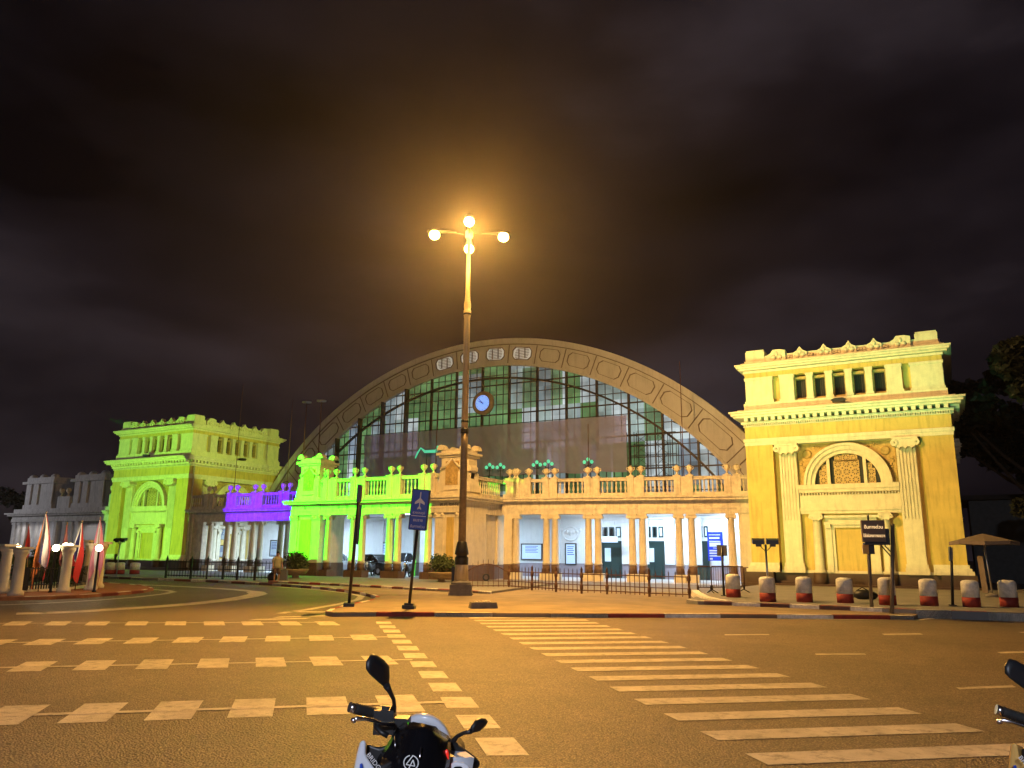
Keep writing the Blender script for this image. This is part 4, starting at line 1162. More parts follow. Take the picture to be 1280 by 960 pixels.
# ------------------------------------------------------------------ grey side pavilion far left
pv = empty('side_pavilion', (-84.5, 46.0, 0), 0, 'low unlit grey pavilion with two attic blocks, left of the green tower', 'pavilion')
b = MB()
b.box(0, 16.2, .6, 6, .1, 4.6); b.build('wall', PAVBLD, pv)
b = MB()
for z0, z1, o in ((4.45, 4.75, .1), (4.75, 5.05, .05), (5.05, 5.2, .4), (5.2, 5.35, .6), (5.35, 5.75, .0)): b.box(-o, 16.2, .0-o, 6+o, z0, z1)
b.build('cornice', PAVBLD, pv)
for k, x in enumerate((0, .9, 1.9, 3.0, 8.6, 9.6, 10.6, 15.4)):
    b = MB(); b.box(x, x+.55, .05, .8, .1, 4.45); b.box(x-.06, x+.61, 0, .8, 4.2, 4.4); b.build('pilaster', PAVBLD, pv)
for x in (4.1, 5.0, 6.1, 7.2):
    b = MB(); b.box(x, x+.42, .05, .6, .1, 4.45); b.build('pier', PAVBLD, pv)
LITW = mat('lit_white_room', (.7, .7, .7), .7, emit=(.75, .78, .85), estr=.75)
for x0, x1 in ((3.6, 4.1), (4.5, 5.0), (5.5, 6.1), (6.6, 7.2)):
    b = MB(); b.box(x0, x1, .52, .58, .7, 4.2); b.build('lit_opening', LITW, pv)
b = MB(); b.box(11.6, 14.6, .45, .58, .6, 4.1); w = b.build('window_frame', PAVBLD, pv)
b = MB(); b.box(11.8, 14.4, .42, .45, .8, 3.9); b.build('blind', mat('grey_blind', (.30, .29, .29), .8, emit=(.4, .4, .42), estr=.14), w)
for x0 in (.9, 9.1):
    b = MB(); x1 = x0+5.0
    b.box(x0, x1, .3, 4.5, 5.75, 6.2); b.box(x0+.2, x1-.2, .5, 4.3, 6.2, 8.3)
    for x in (x0+.2, x0+1.5, x1-1.0): b.box(x, x+.8, .35, .6, 6.2, 8.3)
    b.box(x0-.2, x1+.2, .1, 4.7, 8.3, 8.55); b.box(x0+.15, x1-.15, .35, 4.4, 8.55, 8.95)
    for x in (x0+.6, x0+2.5, x1-.6): b.ball((x, .7, 8.9), .55, .4, .42, 10, 6)
    b.build('attic_block', PAVBLD, pv)
b = MB()
for x0, x1 in ((7.0, 9.0), (15.2, 16.2)): b.box(x0, x1, .2, .5, 5.75, 6.9)
b.build('parapet', PAVBLD, pv)
for x in (7.4, 8.5, 15.4, 15.9): inst('urn', URN, pv, (x, .35, 6.9), sc=(1.3, 1.3, 1.3))
for x in (2.2, 5.2, 12.8): area('pavilion_light', (-84.5+x, 45.2, 4.2), 1.5, .4, (1.0, .93, .85), 26)

# ------------------------------------------------------------------ lamp post
LB = G(576, 744, ZA)
LDIST = math.hypot(LB.x, LB.y)
lp_ = empty('lamp_post', LB, -YAW, 'tall street lamp post with four lit sodium lamps, standing on the island', 'lamp post')
b = MB(); b.box(-.46, .46, -.46, .46, 0, .12); b.box(-.42, .42, -.42, .42, .12, .42); b.lathe(0, 0, [(.40, .42), (.40, .5), (.30, .56)], 12); b.build('base', CONC, lp_)
b = MB(); b.lathe(0, 0, [(.29, .5), (.27, 1.15), (.25, 1.2)], 14); b.build('pedestal', POLEP, lp_)
b = MB(); b.lathe(0, 0, [(.25, 1.15), (.27, 1.2), (.27, 1.45), (.22, 1.5), (.22, 1.55), (.28, 1.58), (.26, 1.72), (.19, 2.05), (.165, 2.08)], 14); b.build('collar', BLACKIRON, lp_)
b = MB(); b.box(-.38, -.26, -.06, .06, .5, 1.1); b.build('service_box', BLACKIRON, lp_)
b = MB(); b.lathe(0, 0, [(.155, 2.0), (.14, 6.0), (.14, 6.55)], 14); b.build('lower_shaft', mat('lamp_pole_dark', (.30, .22, .125), .5, .2, var=.3, scale=5), lp_)
b = MB(); b.lathe(0, 0, [(.16, 6.45), (.165, 6.5), (.165, 6.62), (.15, 6.66)], 14); b.lathe(0, 0, [(.15, 6.9), (.155, 6.95), (.15, 7.0)], 14); b.build('band', BLACKIRON, lp_)
b = MB(); b.lathe(0, 0, [(.14, 6.6), (.125, 11.4), (.16, 11.6), (.16, 11.75), (.135, 11.8), (.15, 11.9), (.15, 12.05), (.12, 12.2), (.10, 12.5), (.075, 15.1)], 14); b.build('shaft', POLEP, lp_)
b = MB(); b.lathe(0, 0, [(.15, 11.55), (.17, 11.58), (.17, 11.62), (.14, 11.66)], 14); b.build('joint_ring', BLACKIRON, lp_)
b = MB(); b.lathe(0, 0, [(.1, 15.0), (.17, 15.1), (.17, 15.35), (.08, 15.45), (.02, 15.7)], 12); b.build('hub', POLEP, lp_)
_h = MB(); _h.loft([[(x*w, y, z*w*.6+.04) for x, z in ((-1, 0), (-.8, .5), (0, .8), (.8, .5), (1, 0), (.6, -.15), (-.6, -.15))] for y, w in ((-.95, .04), (-.85, .09), (-.5, .14), (-.2, .20), (.15, .20), (.33, .10))], sm=True)
HEADM = _h.mesh('lamp_head', BLACKIRON)
_h = MB(); _h.ball((0, 0, -.06), .215, .23, .20, 14, 10); LENSM = _h.mesh('lens', LAMPE)
for k in range(4):
    a = k*pi/2+R(3)
    arm = empty('arm', (0, 0, 15.22), a, parent=lp_)
    b = MB(); b.path([(0, .1, 0), (0, .6, .05), (0, 1.0, .06)], [.026, .02, .018], 6)
    bt = b.build('arm_tube', BLACKIRON, arm)
    o = inst('lamp_head', HEADM, arm, (0, 1.5, .06)); inst('lens', LENSM, o, (0, 0, -.06))
    w = Vector((LB.x, LB.y, LB.z+15.2)) + Matrix.Rotation(-YAW+a, 3, 'Z') @ Vector((0, 1.5, -.22))
    dirn = Matrix.Rotation(-YAW+a, 3, 'Z') @ Vector((0, 1, 0))
    if k == 3: dirn = Matrix.Rotation(R(34), 3, 'Z') @ dirn
    spot('sodium_lamp', w, w+dirn*(1.0, .8, 1.2, 1.1)[k]+Vector((0, 0, -1)), SODIUM if k in (0, 3) else (1.0, .47, .08), (13000, 6500, 84000, 48000)[k], (160, 160, 104, 160)[k], 1.0, size=.14)
    point('sodium_glow', w+Vector((0, 0, -.12)), (1.0, .52, .11), 900, .14)

# ------------------------------------------------------------------ signs on the island
CY = -YAW     # facing the photographer's direction: local -y looks back along the view
def post_sign(name, base, label, rz):
    return empty(name, base, rz, label, 'sign')
SB = G(511, 761, ZA); d_ = math.hypot(SB.x, SB.y)
zt = PD(522, 612, d_).z-ZA; zb = PD(512, 662, d_).z-ZA
s = post_sign('direction_sign', SB, 'blue direction sign with white aeroplane on a slim post, left of the lamp post', CY-R(4)); s.rotation_euler = (0, R(4.2), CY-R(4))
b = MB(); b.box(-.18, .18, -.16, .16, 0, .10); b.box(-.13, .13, -.11, .11, .1, .16); b.build('foot', BLACKM, s)
b = MB(); b.tube((0, 0, .1), (0, 0, zb+.02), .045, n=8); b.build('post', BLACKM, s)
hw = .255; h = zt-zb
b = MB(); b.box(-hw, hw, -.04, .04, zb, zt); b.build('panel', BLUES, s)
b = MB()
for p in ((-hw-.012, -hw+.012, zb, zt), (hw-.012, hw+.03, zb, zt), (-hw+.012, hw-.012, zb-.012, zb+.012), (-hw+.012, hw-.012, zt-.012, zt+.012)): b.box(p[0], p[1], -.055, .05, p[2], p[3])
b.build('rim', BLACKM, s)
pc = zb+h*.715; k = h*.21
pl_ = [(0, 1.12), (.075, 1.0), (.09, .35), (.75, -.15), (.75, -.42), (.09, -.2), (.075, -.62), (.30, -.86), (.30, -1.02), (0, -.92)]
b = MB(); b.poly([(x*k*.8, -.045, pc+z*k) for x, z in pl_]+[(-x*k*.8, -.045, pc+z*k) for x, z in pl_[-2:0:-1]]); b.build('aeroplane', WHITES, s)
b = MB(); b.box(-hw+.03, hw-.03, -.046, -.04, zb+h*.335, zb+h*.35); b.build('divider', WHITES, s)
text('สุวรรณภูมิ', .125, WHITES, 'lettering', s, flat_text_matrix((0, -.047, zb+h*.415)), fit=(hw*1.45, h*.10))
text('ยมราช', .125, WHITES, 'lettering', s, flat_text_matrix((0, -.047, zb+h*.235)), fit=(hw*1.1, h*.105))
text('ขึ้นทางด่วน', .115, WHITES, 'lettering', s, flat_text_matrix((0, -.047, zb+h*.09)), fit=(hw*1.7, h*.125))
SB2 = G(436, 758, ZA); d_ = math.hypot(SB2.x, SB2.y)
s = post_sign('sign_post', SB2, 'narrow dark sign turned edge on atop a slim post, leftmost on the island', CY+R(80)); s.rotation_euler = (R(2.4), R(-2.4), R(128))
zt = PD(447, 607, d_).z-ZA; zb = PD(445, 627, d_).z-ZA
b = MB(); b.box(-.16, .16, -.16, .16, 0, .1); b.build('foot', BLACKM, s)
b = MB(); b.tube((0, 0, .1), (0, 0, zt-.1), .048, n=8); b.build('post', BLACKM, s)
b = MB(); b.box(-.32, .32, -.09, -.05, zb, zt); b.build('panel', CONC, s); b = MB(); b.box(-.34, .34, -.05, .06, zb-.02, zt+.02); b.box(-.05, .05, -.12, -.05, zb-1.3, zb-.1); b.build('panel_back', BLACKM, s)
# small concrete block
cb = empty('concrete_block', G(603, 760, ZA), CY+R(12), 'low dark concrete block lying on the island right of the lamp post', 'block')
b = MB(); b.loft([[(-.40, -.22, 0), (.44, -.22, 0), (.44, .22, 0), (-.40, .22, 0)], [(-.36, -.19, .17), (.40, -.19, .17), (.40, .19, .17), (-.36, .19, .17)]], sm=False); b.build('block', CONC, cb)
b = MB()
for x, y in ((-.1, .02), (.02, -.05), (.12, .06), (.2, -.02), (-.2, -.06)): b.ball((x, y, .18), .06, .05, .035, 6, 4)
b.build('crumbled_mortar', TRIM, cb)
# variable message board at the right
A_, C_ = G(1090, 764, ZA), G(1115, 767, ZA)
vm = empty('message_board', (A_+C_)/2, 0, 'brown LED message board in Thai on two steel posts, before the amber tower', 'sign')
da = math.hypot(A_.x, A_.y); 
vdir = (PD(1108, 652, da)-PD(1078, 652, da)); 
ax = (C_-A_).normalized(); vm.rotation_euler = (0, 0, CY-R(14))
rm = Matrix.Rotation(-(CY-R(14)), 3, 'Z')
def VL(x, y, dd): return rm @ (PD(x, y, dd)-vm.location)
dm = math.hypot(vm.location.x, vm.location.y)
b = MB()
for (xt, yt), g in (((1082, 660), A_), ((1112, 655), C_)):
    g_ = rm @ (g-vm.location); t_ = VL(xt+4, yt, dm); b.tube((g_.x, g_.y, 0), (t_.x, g_.y*.4+.1, t_.z), .055, n=8)
b.build('post', mat('galvanised_post', (.20, .17, .13), .5, .4), vm)
tl, br = VL(1076, 651, dm), VL(1109, 677.5, dm)
xm0, xm1, zm0, zm1 = VL(1076, 665, dm).x, VL(1105.5, 662, dm).x, VL(1092, 677.5, dm).z, VL(1092, 650.5, dm).z
MBR = mat('board_brown', (.17, .10, .05), .5)
b = MB(); b.box(xm0, xm1, -.16, .0, zm0, zm1); b.build('panel', MBR, vm)
b = MB(); b.box(xm0+.1, xm1+.14, .0, .2, zm0-.06, zm1-.25); b.box(xm0+.02, xm0+.34, .02, .14, zm0-.36, zm0-.08); b.box(xm0+.05, xm1+.1, -.2, .18, zm0-.09, zm0-.02); b.build('housing', BLACKM, vm)
b = MB(); b.box(xm0+.0, xm0+.17, -.02, .02, zm0-.36, zm0-.08); b.build('small_plate', ORANGEB, vm)
b = MB()
xq = xm0+.55
for p, q in (((xq, zm0-.1), (xq+.3, zm0-.5)), ((xq+.3, zm0-.5), (xq+.32, zm0-.12)), ((xq+.1, zm0-.1), (xq+.35, zm0-.4))): b.tube((p[0], .1, p[1]), (q[0], .1, q[1]), .02, n=5)
b.build('bracket', BLACKM, vm)
b = MB(); b.tube((xm0+.22, -.05, zm1), (xm0+.22, -.05, zm1+.16), .03, n=6); b.build('antenna', BLACKM, vm)
LEDM = mat('led_lettering', (.8, .55, .25), .5, emit=(1, .66, .30), estr=1.5)
mz = (zm0+zm1)/2; hh = zm1-zm0
text('ขึ้นทางด่วน', hh*.27, LEDM, 'lettering', vm, flat_text_matrix(((xm0+xm1)/2, -.165, zm0+hh*.70)), fit=((xm1-xm0)*.80, hh*.42))
text('ใช้ช่องทางขวา', hh*.25, LEDM, 'lettering', vm, flat_text_matrix(((xm0+xm1)/2, -.165, zm0+hh*.30)), fit=((xm1-xm0)*.92, hh*.38))
# slim posts
def slim(x, yb, yt, z, lab, rz, w=.09, hgt=.55):
    g = G(x, yb, z); dd = math.hypot(g.x, g.y); o = empty('sign_post', g, rz, lab, 'sign'); ht = PD(x, yt, dd).z-z
    b = MB(); b.tube((0, 0, 0), (0, 0, ht-.05), .045, n=8); b.lathe(0, 0, [(.12, 0), (.12, .03)], 8); b.build('post', BLACKM, o)
    b = MB(); b.box(-w, w, -.03, .03, ht-hgt, ht); b.build('panel', CONC, o); b = MB(); b.box(-w-.02, w+.02, .03, .06, ht-hgt-.02, ht+.02); b.build('panel_back', BLACKM, o)
    return o
o = slim(1191, 757, 684, ZB, 'slim post with a narrow edge on sign at the right corner of the amber tower', CY+R(80), .2, .42); o.rotation_euler = (R(4), R(0), R(96))
o = slim(905, 745, 682, ZB, 'thin post with small brown plate in front of the blue board', CY-R(20), .17, .37)

# ------------------------------------------------------------------ bollards
def make_bollard(label, loc):
    o = empty('bollard', loc, 0, label, 'bollard', 'red and white bollards along the kerb')
    b = MB(); b.lathe(0, 0, [(.262, .30), (.262, .72), (.25, .78), (.2, .82), (.10, .84)], 18); b.build('white_top', WHITEP, o)
    b = MB(); b.lathe(0, 0, [(.262, 0), (.262, .30)], 18); b.build('red_band', REDP, o)
    return o
BL = [(917, 746.5, 'first bollard of the row, beside the crowd barrier at the porch end'), (960, 752, 'bollard directly under the twin floodlight pole before the amber tower'), (1006, 752.5, 'third bollard before the amber tower, below its left pilaster'), (1057, 753.5, 'fourth bollard before the amber tower, left of the message board posts'), (1110, 756, 'bollard standing behind the posts of the message board'), (1162, 757, 'bollard between the message board and the slim corner post'), (1215, 758.5, 'bollard just right of the slim post at the tower corner'), (1262, 758.5, 'last bollard of the row, at the right edge by the parasol')]
bol = None
for k, (x, y, lab) in enumerate(BL):
    g = G(x, y, ZB)
    if bol is None: bol = make_bollard('red and white '+lab, g)
    else:
        o = copy_tree(bol); o.location = g; o['label'] = 'red and white '+lab; o.rotation_euler = (0, 0, random.uniform(0, 6))
    if k: o.scale = (1, 1, random.uniform(.97, 1.03))
for x, lab in ((137, 'leftmost of the three bollards before the green tower, next to the pink flag'), (149, 'middle one of the three bollards before the green tower'), (168, 'rightmost of the three bollards before the green tower')):
    o = copy_tree(bol); o.location = G(x, 717.5, ZA); o['label'] = 'dim '+lab; o.scale = (1.25, 1.25, .95)

# ------------------------------------------------------------------ floodlight poles
def flood(x, yb, yt, z, lab, heads=2, dist=None):
    g = G(x, yb, z); dd = math.hypot(g.x, g.y); h = PD(x, yt, dd).z-z
    o = empty('floodlight_pole', g, CY*.5, lab, 'floodlight', 'floodlight poles facing the towers')
    b = MB(); b.tube((0, 0, 0), (0, 0, h-.1), .035, n=8); b.lathe(0, 0, [(.1, 0), (.1, .02)], 8); b.build('pole', ALU, o)
    b = MB()
    for q in ((-.22, .22) if heads == 2 else (0,)): b.path([(0, 0, h-.35), (q*.7, 0, h-.2), (q, 0, h-.08)], .015, 5)
    b.build('bracket', BLACKM, o)
    for q in ((-.24, .24) if heads == 2 else (0,)):
        b = MB(); b.loft([[(q-.2, -.14, h-.1), (q+.2, -.14, h-.1), (q+.2, -.14, h+.05), (q-.2, -.14, h+.05)], [(q-.22, .12, h-.05), (q+.22, .12, h-.05), (q+.22, .12, h+.12), (q-.22, .12, h+.12)]], sm=False); hd = b.build('lamp_head', BLACKM, o)
        b = MB(); b.box(q-.1, q+.1, -.1, .05, h-.18, h-.1); b.build('ballast', BLACKM, hd)
    return o
flood(961, 750, 677, ZB, 'twin headed floodlight pole standing before the amber tower')
flood(145.5, 719, 674.5, ZA, 'twin headed floodlight pole at the left side of the green tower')
flood(180, 704, 680, ZA, 'dark floodlight pole in front of the blind door of the green tower')

# ------------------------------------------------------------------ iron fence along the island
fx = [(584, 735.5), (636, 736), (665, 738), (695, 740), (727, 742), (759, 743), (812, 746), (862, 748)]
names = ['arched iron gate panel right behind the lamp post', 'iron fence panel right of the arched gate', 'second iron fence panel right of the arched gate', 'third iron fence panel, in front of the framed poster', 'fourth iron fence panel, in front of the first dark door', 'fifth iron fence panel, left part before the second dark door', 'last iron fence panel, ending at the curved ramp']
for k in range(7):
    a, c = G(fx[k][0], fx[k][1], ZA), G(fx[k+1][0], fx[k+1][1], ZA); L = (c-a).length
    o = empty('fence_panel', a, math.atan2((c-a).y, (c-a).x), 'brown '+names[k], 'fence', 'iron fence panels on the island')
    b = MB(); b.box(L-.035, L+.035, -.035, .035, 0, 1.02); b.lathe(L, 0, [(.04, .6), (.075, .68), (.075, .8), (.04, .88)], 8); b.lathe(L, 0, [(.04, .14), (.075, .2), (.075, .34), (.04, .42)], 8); b.tube((L, 0, 1.0), (L, 0, 1.12), .05, .01, 6); b.build('post', IRON, o)
    b = MB()
    arch = k == 0
    n = max(3, int(L/.24))
    def top(x): return .80+(.34*sin(pi*min(1, x/(L*.95)))**1.0 if arch else 0)
    if arch: b.path([(x*L/12, 0, top(x*L/12)) for x in range(13)], .028, 5)
    else: b.box(0, L, -.02, .02, .78, .82)
    b.box(0, L, -.02, .02, .12, .16); b.box(0, L, -.02, .02, .34, .37)
    for j in range(1, n):
        x = j*L/n; b.box(x-.013, x+.013, -.013, .013, .05, top(x)+.16)
        b.tube((x, 0, top(x)+.14), (x, 0, top(x)+.25), .022, .003, 4)
    b.build('railing', IRON, o)
    if arch:
        b = MB(); n = 12
        c0 = (L*.45, -.04, .52); b.path([(c0[0]+.14*cos(2*pi*j/n), c0[1], c0[2]+.14*sin(2*pi*j/n)) for j in range(n+1)], .04, 6); b.build('hanging_ring', BLACKM, o)
# dark barriers before the left porch
dk = [(207, 722.5), (238, 723.5), (258, 724), (278, 724), (296, 725), (318, 725.5), (340, 726)]
for k in range(6):
    a, c = G(dk[k][0], dk[k][1], ZA), G(dk[k+1][0], dk[k+1][1], ZA); L = (c-a).length
    o = empty('fence_panel', a, math.atan2((c-a).y, (c-a).x), 'dark iron fence panel before the left porch, '+['at the green tower', 'second', 'third', 'fourth', 'fifth', 'nearest to the person with luggage'][k]+(' from the green tower' if 0 < k < 5 else ''), 'fence', 'dark iron fence panels before the left porch')
    b = MB(); b.box(-.05, .05, -.05, .05, 0, 1.15); b.tube((0, 0, 1.15), (0, 0, 1.35), .07, .01, 6); b.build('post', BLACKIRON, o)
    b = MB(); b.box(0, L, -.02, .02, .95, 1.0); b.box(0, L, -.02, .02, .15, .2); b.box(0, L, -.02, .02, .55, .6)
    n = max(3, int(L/.22))
    for j in range(1, n): b.box(j*L/n-.012, j*L/n+.012, -.012, .012, .1, 1.1)
    b.build('railing', BLACKIRON, o)
# crowd barriers by the right tower
for k, (x0, y0, x1, y1, lab) in enumerate(((872, 741, 890, 741, 'left steel crowd barrier before the blue board'), (890, 741, 931, 740, 'right steel crowd barrier reaching to the first bollard'))):
    a, c = G(x0, y0, ZB), G(x1, y1, ZB); L = (c-a).length
    o = empty('crowd_barrier', a, math.atan2((c-a).y, (c-a).x), lab, 'barrier', 'steel crowd barriers by the amber tower')
    b = MB(); b.path([(0, 0, .1), (0, 0, 1.0), (.06, 0, 1.06), (L-.06, 0, 1.06), (L, 0, 1.0), (L, 0, .1)], .025, 6); b.tube((0, 0, .22), (L, 0, .22), .02, n=6); b.build('frame', IRON, o)
    b = MB()
    for j in range(1, int(L/.14)): b.tube((j*.14, 0, .22), (j*.14, 0, 1.05), .01, n=4)
    b.build('bars', IRON, o)
    for x in (.05, L-.05):
        b = MB(); b.path([(x, -.3, 0), (x, 0, .12), (x, .3, 0)], .022, 5); b.tube((x, 0, .12), (x, 0, .3), .02, n=5); b.build('foot', BLACKIRON, o)
    if k: b = MB(); b.box(L*.42, L*.55, -.03, .03, .35, .75); b.build('small_plate', MBR, o)
rk = MB(); P = [G(x, y, ZB) for x, y in ((864, 741), (868, 744), (876, 747.5), (890, 750), (906, 751))]
o = empty('curved_ramp_edge', P[0], 0, 'curved concrete ramp edge between the fence end and the first bollard', 'kerb')
rk.loft([[(p.x, p.y, 0), (p.x, p.y, p.z+.12*(1-k*.22)), (p.x+.25, p.y+.15, p.z+.12*(1-k*.22)), (p.x+.25, p.y+.15, 0)] for k, p in enumerate(P)], sm=False)
rk.build('edge', WHITEP, o, P[0])

# ------------------------------------------------------------------ foliage
def leaf_cloud(name, m, parent, blobs, n, size, origin=(0, 0, 0), flat=.55, seed=1):
    rnd = random.Random(seed); V = []; F = []
    tot = sum(r[3]*r[4]*r[5] for r in blobs)
    for (cx, cy, cz, rx, ry, rz) in blobs:
        k = max(6, int(n*(rx*ry*rz)/tot))
        for _ in range(k):
            while True:
                x, y, z = rnd.uniform(-1, 1), rnd.uniform(-1, 1), rnd.uniform(-1, 1); q = x*x+y*y+z*z
                if .12 < q < 1 and rnd.random() < q**.5+.15: break
            p = Vector((cx+x*rx, cy+y*ry, cz+z*rz)); s = size*rnd.uniform(.6, 1.35)
            a = Vector((rnd.uniform(-1, 1), rnd.uniform(-1, 1), rnd.uniform(-.6, .6))).normalized(); u = a.orthogonal().normalized()
            u = (Matrix.Rotation(rnd.uniform(0, 6.3), 3, a) @ u)
            i = len(V)
            V += [tuple(p-a*s), tuple(p+u*s*flat), tuple(p+a*s), tuple(p-u*s*flat)]; F.append((i, i+1, i+2, i+3))
    me = bpy.data.meshes.new(name); me.from_pydata(V, [], F); me.materials.append(m); me.update()
    o = bpy.data.objects.new(name, me); COL.objects.link(o); o.location = origin
    if parent: o.parent = parent
    return o
def potted(x, y, lab, sd):
    g = G(x, y, ZA); o = empty('potted_shrub', g, 0, lab, 'potted plant', 'round shrubs in low concrete planters')
    b = MB(); b.lathe(0, 0, [(.35, 0), (.35, .08), (.2, .12), (.2, .28), (.55, .34), (.72, .56), (.74, .62), (.66, .62)], 18); b.build('planter', TERRA, o)
    b = MB(); b.lathe(0, 0, [(.64, .5), (.64, .58)], 12); b.build('soil', BARK, o)
    b = MB()
    rnd = random.Random(sd)
    for k in range(7):
        a = k*.9; b.path([(0, 0, .55), (.2*cos(a), .2*sin(a), .8), (.45*cos(a), .45*sin(a), 1.15)], [.03, .02, .01], 5)
    b.build('stems', BARK, o)
    bl = [(rnd.uniform(-.42, .42), rnd.uniform(-.4, .4), rnd.uniform(.85, 1.45), rnd.uniform(.22, .38), rnd.uniform(.22, .38), rnd.uniform(.2, .32)) for _ in range(16)]+[(0, 0, 1.0, .6, .6, .42)]
    leaf_cloud('foliage', LEAF, o, bl, 1500, .075, seed=sd)
    return o
potted(369, 724.5, 'dark round shrub in a low planter under the green porch end block', 3).scale = (1.05, 1.05, 1.0)
potted(552, 729.5, 'round shrub in a low planter under the amber end block beside the lamp post', 5).scale = (1.02, 1.02, .98)

def tree(name, loc, h, w, lab, seed, grp='dark trees around the station', n=3600, leaf=.32):
    rnd = random.Random(seed); o = empty(name, loc, rnd.uniform(0, 6), lab, 'tree', grp)
    th = h*.38
    b = MB(); b.path([(0, 0, 0), (.1, .05, th*.5), (0, .1, th), (.15, 0, h*.62)], [.04*h*.8, .03*h*.8, .022*h*.8, .008*h], 9); b.build('trunk', BARK, o)
    blobs = []
    for k in range(9):
        a = k*2.4+rnd.uniform(-.4, .4); rr = w*rnd.uniform(.45, .85); z = h*rnd.uniform(.45, .85)
        e_ = Vector((rr*cos(a), rr*sin(a), z))
        b = MB(); s_ = Vector((0, .1, th*rnd.uniform(.7, 1.25))); mid = (s_+e_)/2+Vector((0, 0, -.3)); b.path([s_, mid, e_], [.012*h, .008*h, .003*h], 6); b.build('limb', BARK, o)
        for q in range(4):
            blobs.append((e_.x+rnd.uniform(-.3, .3)*w, e_.y+rnd.uniform(-.3, .3)*w, e_.z+rnd.uniform(-.10, .14)*h, w*rnd.uniform(.18, .36), w*rnd.uniform(.18, .36), h*rnd.uniform(.05, .10)))
    for q in range(5): blobs.append((rnd.uniform(-.25, .25)*w, rnd.uniform(-.25, .25)*w, h*rnd.uniform(.8, .97), w*.3, w*.3, h*.07))
    leaf_cloud('crown', DLEAF, o, blobs, n, leaf, seed=seed)
    return o
tree('shade_tree', (5.2, 54, 0), 13.2, 5.6, 'dark spreading tree close behind the right edge of the amber tower', 11, n=20000, leaf=.24)
tree('shade_tree', (11.0, 58, 0), 13.0, 6.0, 'tall dark tree at the right edge of the view', 12, n=18000, leaf=.24)
tree('shade_tree', (7.5, 47.5, 0), 7.6, 3.8, 'lower dark tree leaning over the parasol at right', 15, n=7000, leaf=.2)
tree('shade_tree', (-78.0, 58, 0), 11.4, 4.6, 'dark rounded tree behind the inner attic block of the grey pavilion', 13, n=4500)
tree('shade_tree', (-92.0, 62, 0), 10.2, 5.5, 'dark tree behind the outer attic block of the grey pavilion', 14, n=4000)
tree('shade_tree', (-104.0, 62, 0), 9.6, 6.0, 'dark tree at the far left edge of the view', 16, n=4000)
# dim building and parasol at right
db = empty('dark_outbuilding', (6.0, 62, 0), 0, 'dim grey building in the dark beyond the parasol at right', 'building')
b = MB(); b.box(-5, 14, 0, 8, 0, 5.6); b.build('wall', mat('dim_wall', (.16, .17, .17), .8, var=.2), db)
b = MB(); b.box(-5.5, 14.5, -1, 9, 5.6, 5.9); b.build('roof', ROOFM, db)
for x0, x1 in ((1.2, 2.6), (3.0, 4.6), (6, 8)):
    b = MB(); b.box(x0, x1, -.1, .05, 2.5, 3.3); b.build('lit_window', mat('lit_blue_window', (.5, .6, .7), .5, emit=(.35, .5, .62), estr=.6), db)
pg = G(1241, 746, ZB)
ps = empty('parasol', pg, 0, 'beige market parasol on a steel pole at the right edge, behind the bollards', 'parasol')
b = MB(); b.tube((0, 0, 0), (-.1, 0, 2.35), .03, n=8); b.build('pole', ALU, ps)
b = MB(); b.lathe(0, 0, [(.25, 0), (.25, .1), (.06, .14)], 12); b.build('base', CONC, ps)
b = MB(); n = 8; ap = b.vert((-.1, 0, 2.5)); rr_ = [b.vert((-.1+1.25*cos(2*pi*k/n), 1.25*sin(2*pi*k/n), 2.16+.04*(k % 2))) for k in range(n)]; r2_ = [b.vert((-.1+1.25*cos(2*pi*k/n), 1.25*sin(2*pi*k/n), 2.02+.05*(k % 2))) for k in range(n)]
for k in range(n): b.face((ap, rr_[k], rr_[(k+1) % n])); b.face((rr_[k], r2_[k], r2_[(k+1) % n], rr_[(k+1) % n]))
b.build('canopy', CANVAS, ps)
lb = empty('leaning_board', G(1232, 741, ZB), -.3, 'pale board leaning upright beside the parasol pole', 'board')
b = MB(); b.loft([[(-.12, -.02, 0), (.12, -.02, 0), (.12, .02, 0), (-.12, .02, 0)], [(-.22, .1, 1.6), (.02, .1, 1.6), (.02, .14, 1.6), (-.22, .14, 1.6)]], sm=False); b.build('panel', CANVAS, lb)
bb = empty('pink_ball', G(1094, 748.5, ZB), 0, 'small pink ball on the pavement behind the message board', 'ball')
b = MB(); b.ball((0, 0, .11), .11, .11, .11, 12, 8); b.build('ball', mat('pink_plastic', (.7, .05, .12), .4), bb)
tb = empty('dark_bag', G(1079, 749, ZB), 0, 'dark bag lying at the foot of the amber tower', 'bag')
b = MB(); b.ball((0, 0, .16), .36, .22, .18, 10, 6); b.ball((.3, .05, .14), .2, .18, .15, 10, 6); b.build('bag', BLACKM, tb); b = MB(); b.path([(-.2, 0, .3), (0, 0, .42), (.2, 0, .3)], .02, 5); b.build('strap', BLACKM, tb)

# ------------------------------------------------------------------ memorial enclosure at left
mem = [Vector((p.x, p.y, 0)) for p in px((-260, 752), (0, 746.5), (60, 745.2), (110, 743), (150, 740.2), (180, 737.5), (192, 735), (187, 732.5), (165, 730), (130, 728), (80, 726), (0, 724), (-260, 722))]
slab('memorial_pavement', mem, 0, ZA-.004, REDPAV)
kerb('memorial_kerb', mem[:10], ZA, 1.0, flip=1, start=0)
slab('memorial_step', [Vector((p.x, p.y, 0)) for p in px((-260, 742), (0, 738), (78, 735.5), (108, 732), (112, 730), (90, 727), (0, 725), (-260, 724), z=.2)], 0, .2, TRIM)
posts = [(2, 741.5, 'at the left edge of the view'), (19, 744.5, 'second from the left edge, nearest to the kerb'), (79, 740.5, 'in the middle, between the flags'), (107, 733.5, 'rear one among the group of three'), (113, 737.5, 'front one among the group of three'), (121.5, 735.5, 'rightmost one of the enclosure')]
pt = None
PL = []
